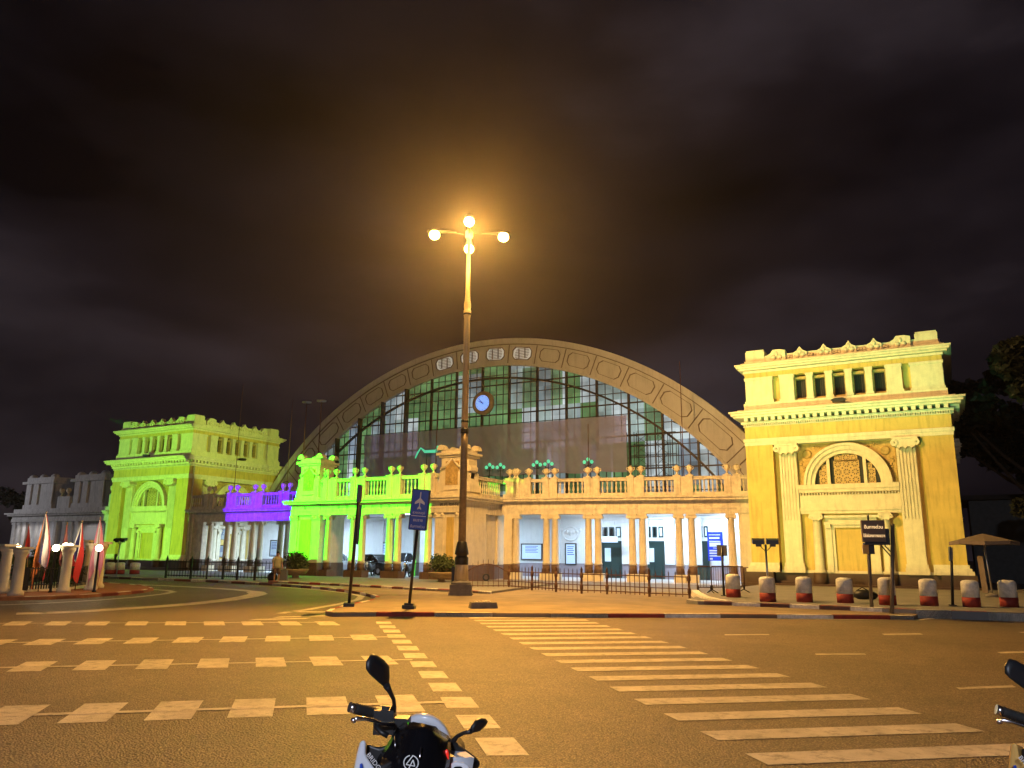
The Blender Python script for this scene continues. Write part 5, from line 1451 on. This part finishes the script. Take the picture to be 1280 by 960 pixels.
for x, y, lab in posts:
    g = G(x, y, ZA); PL.append(g)
    dd = math.hypot(g.x, g.y); hgt = 50/975*dd*.98
    if pt is None:
        pt = empty('enclosure_post', g, 0, '', 'post', 'round cream posts of the memorial enclosure')
        b = MB(); b.lathe(0, 0, [(.26, 0), (.26, .12), (.185, .2), (.175, 1.4), (.185, 1.42), (.20, 1.46), (.20, 1.5), (.22, 1.53), (.25, 1.58), (.26, 1.64), (.26, 1.72)], 16); b.build('shaft', TRIM, pt)
        b = MB(); b.box(-.28, .28, -.28, .28, 1.72, 1.8); b.build('cap', TRIM, pt)
        o = pt
    else: o = copy_tree(pt); o.location = g
    o.scale = (1, 1, hgt/1.8); o['label'] = 'round cream enclosure post '+lab
for i, j, lab in ((0, 1, 'left'), (1, 2, 'middle'), (2, 5, 'right')):
    a, c = PL[i], PL[j]; a = Vector((a.x, a.y, .28)); c = Vector((c.x, c.y, .28)); L = (c-a).length
    o = empty('enclosure_railing', a, math.atan2((c-a).y, (c-a).x), 'low black iron railing of the memorial enclosure, '+lab+' stretch', 'railing', 'low railings of the memorial enclosure')
    b = MB(); b.box(.2, L-.2, .3, .33, .72, .76); b.box(.2, L-.2, .3, .33, .14, .17)
    for k in range(int(L/.14)): b.box(.25+k*.14-.01, .25+k*.14+.01, .3, .33, 0, .8)
    b.build('bars', BLACKIRON, o)
rnd = random.Random(4)
hb = [(66, 727, 1.9, 1.5, 'big round shrub behind the flags in the enclosure'), (40, 727.5, 1.6, 1.25, 'left lower shrub behind the largest flag'), (92, 728, 1.3, 1.3, 'right lower shrub between the enclosure posts')]
for x, y, w_, h_, lab in hb:
    g = G(x, y, .28); o = empty('shrub', g, 0, lab, 'shrub', 'shrubs in the memorial enclosure')
    b = MB()
    for k in range(6): b.path([(0, 0, 0), (.3*cos(k), .3*sin(k), h_*.5), (.6*cos(k), .6*sin(k), h_*.8)], [.04, .03, .01], 5)
    b.build('stem', BARK, o)
    leaf_cloud('foliage', LEAF, o, [(rnd.uniform(-1, 1)*w_*.6, rnd.uniform(-.6, .6), h_*rnd.uniform(.25, .85), w_*.42, .5, h_*.3) for _ in range(14)], 2600, .11, seed=int(x))
# flags: limp cloth hanging along its leaning staff
FR = mat('flag_red', (.52, .03, .03), .8); FW = mat('flag_white', (.72, .70, .68), .8); FB = mat('flag_blue', (.03, .03, .16), .8); FP = mat('flag_pink', (.70, .26, .34), .8); FO = mat('flag_orange', (.72, .22, .05), .8)
def flag(x0, y0, x1, y1, dist, w, lab, cols, sw, fold=1.0, lean=.1):
    top, bot = PD(x0, y0, dist), PD(x1, y1, dist)
    base = Vector((bot.x, bot.y, ZA)); o = empty('flag', base, CY, lab, 'flag', 'limp flags on the memorial enclosure')
    rmx = Matrix.Rotation(-CY, 3, 'Z'); t = rmx @ (top-base)
    b = MB(); b.tube((0, 0, 0), t, .022, .016, 6); b.ball((t.x, t.y, t.z+.03), .035, .035, .05, 6, 4); b.build('staff', TERRA, o)
    H_ = w*1.75
    ncol = len(cols); nx_, nz_ = 4*ncol, 14
    cloth = None
    for ci, cm in enumerate(cols):
        b = MB(); I = []
        for i in range(ci*4, ci*4+5):
            u = i/nx_; col_ = []
            for j in range(nz_+1):
                v = j/nz_
                s_ = min(1, v/.5)**.85*(1-.5*max(0, (v-.66)/.34)) + .03
                drop = H_*1.12*v*(.80+.20*sin(u*5.2+1.0+lean*9))
                fx_ = t.x*(1-.10*v)+(u-.40)*w*.36*abs(sw)/.55*s_*(1 if sw > 0 else -1)+.05*sin(v*5+u*3)*v
                fy_ = fold*.13*sin(u*15+v*2.2)*(.25+v)-.03
                col_.append(b.vert((fx_, t.y+fy_, t.z-.04-drop)))
            I.append(col_)
        for P, Q in zip(I, I[1:]):
            for j in range(nz_): b.face((P[j], Q[j], Q[j+1], P[j+1]), True)
        b.build('stripe', cm, o)
    return o
TH = [FR, FW, FB, FB, FW, FR]
flag(36, 657, 33, 735, 41, .8, 'small dark red flag at the far left of the flag row', [FR, FW, FR, FR], .55)
flag(58, 641.5, 50, 722, 36.5, 1.55, 'largest limp striped flag, orange lit, second from the left', [FO, FO, FW, FB, FW, FR], .62, 1.3)
flag(84, 655, 82, 730, 41, .95, 'small pale pink flag behind the bright globe lamps', [FP, FP, FP], .35)
flag(103, 652.5, 97, 712, 37, 1.25, 'red white and blue striped flag left of the pink flags', [FR, FW, FB, FW, FR], -.5, 1.2)
flag(125.5, 648.5, 121, 712, 37, 1.5, 'tall pink and cream flag, rightmost of the row', [FP, FW, FP], .62, .8)
# globe lamps on short stems
for k, (x, y, d_, lab) in enumerate(((21.5, 684.5, 36, 'leftmost warm globe lamp of the enclosure'), (70, 685, 35.5, 'warm globe lamp right of the largest flag'), (82, 683, 35.5, 'bright globe lamp left of the pair under the small pink flag'), (88, 683.5, 35.5, 'bright globe lamp right of the pair under the small pink flag'), (124, 685, 35.5, 'bright globe lamp under the tall pink flag'))):
    p = PD(x, y, d_); o = empty('globe_lamp', (p.x, p.y, ZA), 0, lab, 'lamp', 'globe lamps in the memorial enclosure')
    h = p.z-ZA
    b = MB(); b.lathe(0, 0, [(.09, 0), (.05, .08), (.04, h-.12), (.08, h-.1)], 8); b.build('stem', BLACKIRON, o)
    b = MB(); b.ball((0, 0, h), .13, .13, .13, 12, 8); b.build('globe', GLOBE, o)
    point('globe_light', (p.x, p.y-.0, p.z+.2), (1, .80, .50), 26, .12)

# ------------------------------------------------------------------ person with luggage
pg = G(345, 728.0, ZA)
pe = empty('person', pg, CY+R(20), 'person in an olive shirt and brown shorts standing by luggage, left of the shrub', 'person')
def skin_body(name, verts, edges, radii, m, parent):
    me = bpy.data.meshes.new(name); me.from_pydata(verts, edges, []); me.materials.append(m)
    o = bpy.data.objects.new(name, me); COL.objects.link(o); o.parent = parent
    md = o.modifiers.new('skin', 'SKIN'); md.use_smooth_shade = True
    sk = me.skin_vertices[0].data if me.skin_vertices else None
    if sk is None:
        bpy.context.view_layer.objects.active = o; me.skin_vertices.new() if hasattr(me.skin_vertices, 'new') else None; sk = me.skin_vertices[0].data
    for k, r in enumerate(radii): sk[k].radius = r if isinstance(r, tuple) else (r, r)
    sk[0].use_root = True
    s = o.modifiers.new('sub', 'SUBSURF'); s.levels = 1; s.render_levels = 2
    return o
HS = .93
vs = [(0, 0, .93), (0, 0, 1.08), (0, -.01, 1.28), (0, 0, 1.42), (0, .0, 1.50), (0, -.02, 1.58), (0, -.03, 1.68),
      (-.17, 0, 1.39), (-.25, -.03, 1.13), (-.24, -.16, .92), (-.23, -.22, .86), (.17, 0, 1.39), (.26, .02, 1.12), (.30, -.04, .88), (.31, -.06, .81),
      (-.10, 0, .86), (-.11, -.02, .48), (-.12, .02, .09), (-.12, -.10, .04), (.10, 0, .86), (.12, -.04, .48), (.13, .0, .09), (.14, -.13, .04)]
es = [(0, 1), (1, 2), (2, 3), (3, 4), (4, 5), (5, 6), (3, 7), (7, 8), (8, 9), (9, 10), (3, 11), (11, 12), (12, 13), (13, 14), (0, 15), (15, 16), (16, 17), (17, 18), (0, 19), (19, 20), (20, 21), (21, 22)]
rd = [(.15, .10), (.135, .095), (.16, .11), (.12, .085), .052, .085, .085, .065, .045, .036, .035, .065, .045, .036, .035, .085, .058, .038, .035, .085, .058, .038, .035]
body = skin_body('body', [tuple(c*HS for c in v) for v in vs], es, [(r[0]*HS, r[1]*HS) if isinstance(r, tuple) else r*HS for r in rd], SKIN, pe)
b = MB(); b.loft([[(w*cos(2*pi*k/16), dpt*sin(2*pi*k/16)+oy, z*HS) for k in range(16)] for z, w, dpt, oy in ((.80, .215, .165, 0), (.95, .205, .155, 0), (1.1, .19, .14, 0), (1.3, .205, .145, -.005), (1.4, .17, .115, 0), (1.46, .075, .075, 0))]); sh = b.build('shirt', SHIRT, pe)
for q in (-1, 1):
    b = MB(); b.path([(q*.15, 0, 1.40*HS), (q*.22, -.02, 1.24*HS), (q*.245, -.02, 1.14*HS)], [.085, .075, .072], 10); b.build('sleeve', SHIRT, sh)
    b = MB(); b.path([(q*.09, 0, .88*HS), (q*.105, -.015, .66*HS), (q*.115, -.03, .48*HS)], [.115, .10, .095], 12); b.build('shorts_leg', SHORTS, pe)
b = MB(); b.ball((0, .012, 1.655*HS), .093, .102, .105, 12, 8); b.build('hair', HAIR, pe)
for q in (-1, 1):
    b = MB(); b.ball((q*.088, -.03, 1.61*HS), .018, .03, .04, 6, 5); b.build('ear', SKIN, pe)
b = MB(); b.path([(0, -.10, 1.625*HS), (0, -.125, 1.595*HS), (0, -.115, 1.585*HS)], [.01, .018, .014], 6); b.build('nose', SKIN, pe)
for q, b0 in ((-1, (-.23*HS, -.22*HS, .86*HS)), (1, (.31*HS, -.06*HS, .81*HS))):
    b = MB()
    for k in range(4): b.path([(b0[0]+(k-1.5)*.018, b0[1], b0[2]), (b0[0]+(k-1.5)*.02, b0[1]-.03, b0[2]-.05), (b0[0]+(k-1.5)*.018, b0[1]-.02, b0[2]-.085+.006*abs(k-1.5))], .009, 5)
    b.path([(b0[0]-q*.03, b0[1]-.01, b0[2]+.02), (b0[0]-q*.05, b0[1]-.04, b0[2]-.02)], .01, 5); b.build('fingers', SKIN, pe)
sg = G(353.5, 727.5, ZA)
sc2 = empty('suitcase', sg, CY, 'upright grey suitcase standing right of the person', 'suitcase')
b = MB(); b.prism([(-.2, .08), (.2, .08), (.22, .12), (.22, .62), (.18, .66), (-.18, .66), (-.22, .62), (-.22, .12)], -.13, .13); b.build('shell', mat('grey_fabric', (.10, .10, .11), .7), sc2)
b = MB(); b.path([(-.1, .05, .66), (-.1, .05, .98), (.1, .05, .98), (.1, .05, .66)], .012, 5); b.build('handle', BLACKM, sc2)
b = MB(); b.tube((-.17, -.1, .04), (-.17, .1, .04), .04, n=8); b.tube((.17, -.1, .04), (.17, .1, .04), .04, n=8); b.build('wheels', RUBBER, sc2)
bg = empty('round_bag', G(340, 727.5, ZA), CY, 'round black bag on the ground left of the person', 'bag')
b = MB(); b.ball((0, 0, .25), .28, .18, .26, 12, 8); b.build('bag', BLACKM, bg)
b = MB(); b.path([(-.12, 0, .46), (0, 0, .6), (.12, 0, .46)], .02, 5); b.build('strap', BLACKM, bg)

# ------------------------------------------------------------------ cars under the porch
def car(loc, rz, m, label, tall=1.48, L=3.9):
    o = empty('parked_car', loc, rz, label, 'car', 'cars parked under the entrance porch')
    W_ = .84
    secs = []
    prof = [(-L/2, .35, .62, .72), (-L/2+.12, .22, .78, .80), (-L/2+.75, .2, .92, .84), (-L/2+1.25, .2, .98, .84), (-L/2+1.95, .2, 1.0, .84), (L/2-1.0, .2, 1.0, .84), (L/2-.25, .22, .98, .82), (L/2-.05, .3, .9, .76)]
    b = MB()
    b.loft([[(-w, y, z0), (-w*1.02, y, (z0+z1)/2), (-w*.97, y, z1-.06), (-w*.85, y, z1), (w*.85, y, z1), (w*.97, y, z1-.06), (w*1.02, y, (z0+z1)/2), (w, y, z0)] for y, z0, z1, w in prof]); b.build('body', m, o)
    b = MB(); cab = [(-L/2+1.05, .96, .97, .76, .76), (-L/2+1.75, .96, tall-.06, .80, .60), (-L/2+2.3, .96, tall, .80, .60), (L/2-.9, .96, tall-.03, .79, .58), (L/2-.25, .96, 1.05, .74, .66)]
    b.loft([[(-w0, y, z0), (-w1, y, z1), (w1, y, z1), (w0, y, z0)] for y, z0, z1, w0, w1 in cab], sm=False); b.build('glasshouse', GLASSD, o)
    b = MB(); b.loft([[(-.56, y, z), (-.56, y, z+.04), (.56, y, z+.04), (.56, y, z)] for y, z in ((-L/2+1.72, tall-.08), (-L/2+2.3, tall-.015), (L/2-.9, tall-.045), (L/2-.75, tall-.12))], sm=False); b.build('roof', m, o)
    b = MB()
    for q in (-1, 1):
        for p0, p1 in (((q*.72, -L/2+1.07, .98), (q*.59, -L/2+1.75, tall-.04)), ((q*.80, -L/2+2.35, .98), (q*.605, -L/2+2.3, tall-.02)), ((q*.70, L/2-.3, 1.0), (q*.575, L/2-.88, tall-.04))): b.tube(p0, p1, .035, n=5)
    b.build('pillars', m, o)
    for q in (-1, 1):
        for y in (-L/2+.78, L/2-.72):
            b = MB(); b.tube((q*.66, y, .31), (q*.86, y, .31), .31, n=18); w = b.build('wheel', RUBBER, o)
            b = MB(); b.tube((q*.86, y, .31), (q*.875, y, .31), .19, n=12); b.build('rim', SILVER, w)
        b = MB(); b.ball((q*.58, -L/2+.10, .66), .17, .07, .09, 8, 6); b.build('headlight', SILVER, o)
        b = MB(); b.ball((q*.92, -L/2+1.35, 1.0), .1, .06, .07, 8, 5); b.build('wing_mirror', m, o)
    b = MB(); b.box(-.5, .5, -L/2-.01, -L/2+.05, .36, .54); b.build('grille', BLACKM, o)
    b = MB(); b.box(-.2, .2, -L/2-.03, -L/2-.01, .42, .54); b.build('number_plate', WHITES, o)
    return o
def atv(x, v): return PV(x, 715, v).x
car((atv(421, 50.0), 49.6, .14), R(24), CARS, 'silver hatchback facing out between the green porch columns')
car((atv(466, 47.0), 47.6, .14), R(75), CARD, 'dark car standing crosswise inside the green porch, middle bay')
car((atv(512, 50.5), 51.2, .14), R(80), CARS, 'pale car seen behind the blue aeroplane sign under the porch', 1.62)
for x, lab in ((464, 'dark covered motorcycle with pale lamp in the middle bay of the green porch'), (511, 'dark motorcycle with pale lamp behind the blue sign under the porch')):
    o = empty('parked_motorcycle', (atv(x, 44.2), 44.0, .14), R(18), lab, 'motorcycle', 'motorcycles parked under the porch')
    for y in (-.6, .6):
        b = MB(); n = 16; b.path([(0, y+.27*cos(2*pi*k/n), .3+.27*sin(2*pi*k/n)) for k in range(n+1)], .05, 6); b.build('wheel', RUBBER, o)
    b = MB(); b.loft([[(-w, y, z0), (-w, y, z1), (w, y, z1), (w, y, z0)] for y, w, z0, z1 in ((-.5, .06, .45, .8), (-.25, .14, .4, .92), (.1, .16, .35, .72), (.7, .14, .55, .85))]); b.build('body', BLACKM, o)
    b = MB(); b.tube((0, -.6, .3), (0, -.42, 1.0), .035); b.tube((-.34, -.4, 1.02), (.34, -.4, 1.02), .02); b.build('fork', SILVER, o)
    b = MB(); b.ball((0, -.56, .86), .1, .07, .1, 10, 6); b.build('headlight', WHITES, o)
    b = MB(); b.box(-.13, .13, .0, .75, .78, .88); b.build('seat', RUBBER, o)
    for q in (-1, 1):
        b = MB(); b.tube((q*.25, -.4, 1.02), (q*.3, -.42, 1.25), .01, n=5); b.ball((q*.31, -.42, 1.28), .07, .02, .05, 8, 5); b.build('mirror', BLACKM, o)

# ------------------------------------------------------------------ scooters in the foreground
VF = Vector((sin(YAW), cos(YAW), 0)); VR = Vector((cos(YAW), -sin(YAW), 0))
def scooter(body_m, label):
    O = VF*3.75+VR*(-.42)
    o = empty('scooter', (O.x, O.y, 0), -YAW, label, 'scooter', 'scooters parked in the foreground')
    def S(x, y, dep):           # sight line of a photo point at a depth along the view -> scooter's own axes
        d = ray(x, y); t = dep/d.dot(VF); p = d*t
        return Vector((p.dot(VR)-O.dot(VR), dep-3.75, CAMH+p.z))
    # handlebar, grips, levers
    gl, gi, gr = S(438, 884, 3.62), S(489, 897, 3.72), S(572, 936, 3.78)
    b = MB(); b.path([gi, S(505, 905, 3.8), S(540, 918, 3.84), S(560, 926, 3.8), gr], .016, 8); b.build('handlebar', BLACKM, o)
    b = MB(); d = (gi-gl)
    b.path([gl+d*.09, gl+d*.12, gl+d*.2, gl+d*.9, gl+d*.95], [.015, .024, .021, .021, .026], 12)
    for k in range(14):
        p = gl+d*(.2+.05*k); b.tube(p, p+d*.022, .0228, n=12)
    g_ = b.build('grip', RUBBER, o)
    b = MB(); b.tube(gl-d*.02, gl+d*.11, .022, .021, 12); b.build('bar_end', SILVER, g_)
    b = MB(); e_ = (gr-S(560, 926, 3.8)).normalized(); b.path([gr-e_*.02, gr+e_*.10], [.021, .021], 12); g2 = b.build('grip', RUBBER, o); b = MB(); b.ball(gr+e_*.105, .02, .02, .02, 8, 6); b.build('bar_end', BLACKM, g2)
    # switch housing and brake master cylinder
    b = MB(); c0 = S(481, 899, 3.70)
    b.loft([[c0+Vector((x*w, y*.045, z*h)) for x, y, z in ((-1, 0, 0), (-.7, -1, -.7), (.7, -1, -.7), (1, 0, 0), (.7, 1, .7), (-.7, 1, .7))] for w, h in ((.05, .05), (.05, .05))], sm=False)
    b.box(c0.x-.042, c0.x+.045, c0.y-.05, c0.y+.04, c0.z-.055, c0.z+.045); b.box(c0.x+.04, c0.x+.11, c0.y-.04, c0.y+.05, c0.z-.075, c0.z+.01)
    b.box(c0.x-.012, c0.x+.02, c0.y-.03, c0.y+.0, c0.z+.045, c0.z+.06)
    b.build('switch_housing', BLACKM, o)
    b = MB(); b.path([S(442, 900.5, 3.5), S(446, 898, 3.5), S(456, 898.3, 3.52), S(468, 901, 3.55), S(476, 905, 3.58), S(492, 905.5, 3.62)], [.011, .010, .008, .008, .009, .012], 8); b.ball(S(442, 900.5, 3.5), .013, .013, .013, 8, 6); b.build('brake_lever', SILVER, o)
    b = MB(); b.path([S(470, 903, 3.6), S(471, 910, 3.58), S(476, 915, 3.56), S(485, 920, 3.56)], .012, 6); b.build('brake_hose', BLACKM, o)
    # mirrors
    def mirror(outline, thick, dep, stalk, rs, tilt):
        pts = [S(x, y, dep+tilt*(x-outline[0][0])*.004) for x, y in outline]; c = sum(pts, Vector())/len(pts)
        b = MB(); n = len(pts); bk = Vector((0, 1, 0))
        rings = [[c+(p-c)*.90+bk*thick*.35 for p in pts], [c+(p-c)*1.0+bk*thick*.2 for p in pts], [c+(p-c)*1.0 for p in pts], [c+(p-c)*.86-bk*thick*.7 for p in pts], [c+(p-c)*.5-bk*thick*1.0 for p in pts]]
        b.loft(rings); m_ = b.build('mirror', BLACKM, o)
        b = MB(); b.poly([c+(p-c)*.86+bk*(thick*.36) for p in pts]); b.build('mirror_glass', SILVER, m_)
        b = MB(); b.path([S(x, y, dep+dd) for x, y, dd in stalk], rs, 8); b.build('stalk', BLACKM, m_)
    mirror([(464, 817), (458, 826), (457, 836), (461, 842), (474, 854), (482, 860), (486, 858), (487, 846), (486.5, 833), (480, 825), (471, 819)], .030, 3.55, [(483, 857, .03), (487, 864, .05), (492, 874, .08), (493, 881, .10), (491, 888, .12)], [.016, .011, .009, .009, .014], 1)
    b = MB(); b.lathe(0, 0, [(.018, -.03), (.018, .03)], 8); 
    mirror([(588, 909), (594, 900), (601, 897.5), (607, 898.5), (610, 902), (607, 908), (600, 914), (590, 916)], .025, 3.75, [(589, 914, .0), (580, 916, .02), (572, 920, .03), (566, 927, .05), (561, 931, .06)], [.012, .009, .009, .013, .016], 1)
    b = MB(); b.path([S(562, 929, 3.8), S(558, 933, 3.8)], .022, 10); b.build('mirror_clamp', BLACKM, o)
    # windscreen: a curved gloss black shield
    cols = []
    L_ = [(503, 903), (497, 911), (491, 919), (484, 929), (474, 936), (465, 934.5), (459, 928)]
    Lx = [(503, 905), (497, 913), (491, 923), (482, 937), (474, 948), (470, 962), (470, 985)]
    Rx = [(559, 921), (561, 929), (561.5, 936), (561, 945), (560, 955), (558, 968), (556, 988)]
    nrow, ncol = len(Lx), 16
    b = MB(); I = []
    for j in range(nrow):
        r_ = []
        for i in range(ncol+1):
            u = i/ncol; x = Lx[j][0]*(1-u)+Rx[j][0]*u; y = Lx[j][1]*(1-u)+Rx[j][1]*u-(6.5*sin(pi*u) if j == 0 else 3*sin(pi*u) if j == 1 else 0)
            dep = 3.72-.20*sin(pi*min(1, max(0, u*.9+.05)))-.035*j
            r_.append(b.vert(S(x, y, dep)))
        I.append(r_)
    for P, Q in zip(I, I[1:]):
        for k in range(ncol): b.face((P[k], P[k+1], Q[k+1], Q[k]), True)
    scn = b.build('windscreen', BLACKG, o)
    md = scn.modifiers.new('solid', 'SOLIDIFY'); md.thickness = .008; md.offset = 1
    # emblem on the screen: ring with slanted strokes
    def onscreen(x, y):
        j = 0
        dep = 3.72-.20*sin(pi*min(1, max(0, ((x-472)/(560-472))*.9+.05)))-.035*(4.2+(y-950)/16)-.016
        return S(x, y, dep)
    b = MB(); n = 40; cx, cy = 513.8, 953.6
    gap = {29, 30, 10, 11}
    for k in range(n):
        a0, a1 = 2*pi*k/n, 2*pi*(k+1)/n
        if k in gap: continue
        b.poly([onscreen(cx+r*cos(a)*.98, cy+r*sin(a)) for a, r in ((a0, 9.9), (a1, 9.9), (a1, 8.6), (a0, 8.6))])
    def stroke(p, q, w):
        p, q = Vector((*p, 0)), Vector((*q, 0)); d = (q-p).normalized(); nn = Vector((-d.y, d.x, 0))*w
        b.poly([onscreen(v_.x, v_.y) for v_ in (p-nn, q-nn, q+nn, p+nn)])
    stroke((515.8, 945.0), (507.6, 955.6), .62); stroke((507.4, 955.6), (518.6, 957.8), .62); stroke((518.4, 957.8), (516.4, 949.8), .62); stroke((516.4, 949.8), (510.5, 961.5), .62)
    b.build('emblem', WHITES, scn)
    b = MB()
    for p in ((493, 921, 494.2, 934), (526.4, 934, 524.5, 948)):
        q0, q1 = onscreen(p[0], p[1]), onscreen(p[2], p[3]); b.tube(q0, q1, .0035, n=5)
    b.build('screen_fixing', SILVER, scn)
    # cowl behind the screen
    b = MB()
    rings = []
    for k in range(13):
        u = k/12; a = pi*u
        xo = 533.5-31*cos(a); yo = 928-36.5*sin(a)**.8+u*22-4
        xi = 533-21*cos(a); yi = 928-21*sin(a)**.8+u*17-2
        p, q = S(xo, yo, 3.98-.05*sin(a)), S(xi, yi, 4.04-.03*sin(a))
        up = Vector((0, .03, .02))
        rings.append([p, p+up*.9, q+up, q])
    b.loft(rings); b.build('cowl', body_m, o)
    b = MB(); b.poly([S(x, y, 3.99) for x, y in ((512, 909), (518, 902.5), (530, 904), (541, 909), (546, 914), (540, 917.5), (525, 911))]); b.build('dash_cover', ORANGEB, o)  # orange colour put in for the reflection on the dash
    b = MB(); b.loft([[S(x, y, 3.86+dd) for x, y in ((500, 912), (516, 902), (545, 908), (560, 926), (556, 950), (510, 950))] for dd in (0, .10)], sm=False); b.build('instrument_panel', BLACKM, o)
    # side horns of the fairing
    def horn(front, dep0, dep1, name, m_):
        b = MB(); b.loft([[S(x, y, dep0) for x, y in front], [S(x*.985+510*.015, y+2, dep1) for x, y in front]], sm=False); h_ = b.build(name, m_, o)
        bv = h_.modifiers.new('bevel', 'BEVEL'); bv.width = .012; bv.segments = 3
        return h_
    hn = horn([(450.5, 925.5), (457.5, 925), (457, 944), (463, 953), (478, 975), (476, 1015), (440, 1015), (439, 985), (442, 962), (446, 942)], 3.52, 3.75, 'fairing_horn', body_m)
    horn([(458.5, 929), (474, 934.5), (484, 931), (489, 960), (486, 985), (468, 962), (457.6, 947)], 3.60, 3.78, 'inner_panel', BLACKM)
    horn([(563, 954), (569, 951.5), (580, 953), (587, 957), (588, 985), (584, 1015), (566, 1015), (563, 980)], 3.58, 3.78, 'fairing_horn', body_m)
    horn([(566, 957.5), (579, 957), (580, 966), (566, 967)], 3.572, 3.6, 'turn_signal', GLASSD)
    b = MB(); b.loft([[S(x, y, 3.5) for x, y in ((449.8, 955), (452.5, 954), (456, 975), (452, 990), (447, 990))], [S(x, y, 3.515) for x, y in ((449.8, 955), (452.5, 954), (456, 975), (452, 990), (447, 990))]], sm=False); b.build('turn_signal', BLUES, o)
    b = MB(); b.ball(S(558, 946, 3.55), .011, .006, .03, 6, 5); b.ball(S(557, 957, 3.55), .008, .006, .015, 6, 5); b.build('red_reflector', REDL, o)
    # lettering along the left edge of the screen
    p0, p1 = S(459.5, 942, 3.47), S(482, 972, 3.47)
    ex = (p1-p0).normalized(); ey = Vector((-ex.z, 0, ex.x)); ez = ex.cross(ey)
    mw = Matrix((ex, ey, ez)).transposed().to_4x4(); mw.translation = p0+ex*.0
    text('BRIDGESTONE', .027, WHITES, 'lettering', o, mw, .001, 'LEFT')
    # rest of the scooter below the frame: nose, wheel, floor, seat
    nz_ = S(520, 960, 3.55)
    b = MB(); b.loft([[Vector((nz_.x+x*w, y, z)) for x in (-1, -.6, .6, 1)]+[Vector((nz_.x+x*w*.8, y+.16, z)) for x in (.9, -.9)] for y, z, w in ((-.10, .84, .24), (-.16, .7, .22), (-.14, .55, .17), (-.05, .42, .10))], sm=True); b.build('front_fairing', body_m, o)
    b = MB(); n = 20; b.path([(nz_.x, -.12+.22*cos(2*pi*k/n), .25+.22*sin(2*pi*k/n)) for k in range(n+1)], .055, 8); wv = b.build('front_wheel', RUBBER, o)
    b = MB(); b.tube((nz_.x-.03, -.12, .25), (nz_.x+.03, -.12, .25), .14, n=16); b.build('rim', SILVER, wv)
    b = MB(); b.tube((nz_.x-.09, -.12, .25), (nz_.x-.07, .02, .75), .022); b.tube((nz_.x+.09, -.12, .25), (nz_.x+.07, .02, .75), .022); b.build('fork', SILVER, o)
    b = MB(); b.loft([[Vector((nz_.x+x*w, y, z0)) for x in (-1, 1)]+[Vector((nz_.x+x*w, y, z1)) for x in (1, -1)] for y, w, z0, z1 in ((.05, .12, .3, .7), (.3, .16, .25, .42), (.6, .17, .25, .42), (.75, .17, .3, .56), (1.3, .15, .38, .54), (1.5, .08, .46, .56))], sm=True); b.build('floor_and_tail', body_m, o)
    b = MB(); b.loft([[Vector((nz_.x+x*w, y, z)) for x, z in ((-1, z0), (-.9, z0+.08), (.9, z0+.08), (1, z0))] for y, w, z0 in ((.72, .1, .54), (.85, .15, .55), (1.25, .14, .52), (1.45, .09, .52))], sm=True); b.build('seat', RUBBER, o)
    b = MB(); b.path([(nz_.x, 1.2+.22*cos(2*pi*k/n), .25+.22*sin(2*pi*k/n)) for k in range(n+1)], .06, 8); wv = b.build('rear_wheel', RUBBER, o)
    b = MB(); b.tube((nz_.x-.03, 1.2, .25), (nz_.x+.03, 1.2, .25), .14, n=16); b.build('rim', SILVER, wv)
    return o
SROT = R(-6)
sct = scooter(WHITEB, 'white scooter with black screen and round emblem, in the foreground below the crossing')
sc3 = copy_tree(sct); sc3['label'] = 'cream orange scooter cut off at the right edge of the view'
d1, d2 = ray(438, 884), ray(1246, 884)
da = math.atan2(d1.x, d1.y)-math.atan2(d2.x, d2.y)
Rz = Matrix.Rotation(da, 3, 'Z')
sc3.location = Rz @ sct.location; sc3.rotation_euler = (0, 0, sct.rotation_euler.z+da+SROT)
_gl = Rz @ Vector((d1.x/d1.dot(VF)*3.62, d1.y/d1.dot(VF)*3.62, 0)); _o = sc3.location-_gl; sc3.location = _gl*1.17+Matrix.Rotation(SROT, 3, 'Z') @ _o
def recolor(o):
    for ch in o.children:
        if ch.type == 'MESH' and ch.data.materials and ch.data.materials[0] == WHITEB:
            ch.data = ch.data.copy(); ch.data.materials[0] = ORANGEB
        recolor(ch)
recolor(sc3)

# ------------------------------------------------------------------ thin haze added to give the lamps their lens glow
b = MB(); b.box(-135, 45, -22, 135, -1, 24)
m = bpy.data.materials.new('glow_haze'); m.use_nodes = True; t = m.node_tree; t.nodes.clear()
o_ = t.nodes.new('ShaderNodeOutputMaterial'); pvn = t.nodes.new('ShaderNodeVolumePrincipled')
pvn.inputs['Color'].default_value = (.9, .88, .86, 1); pvn.inputs['Density'].default_value = .0003; pvn.inputs['Anisotropy'].default_value = .82
t.links.new(pvn.outputs[0], o_.inputs['Volume'])
tag(b.build('haze', m), kind='stuff')
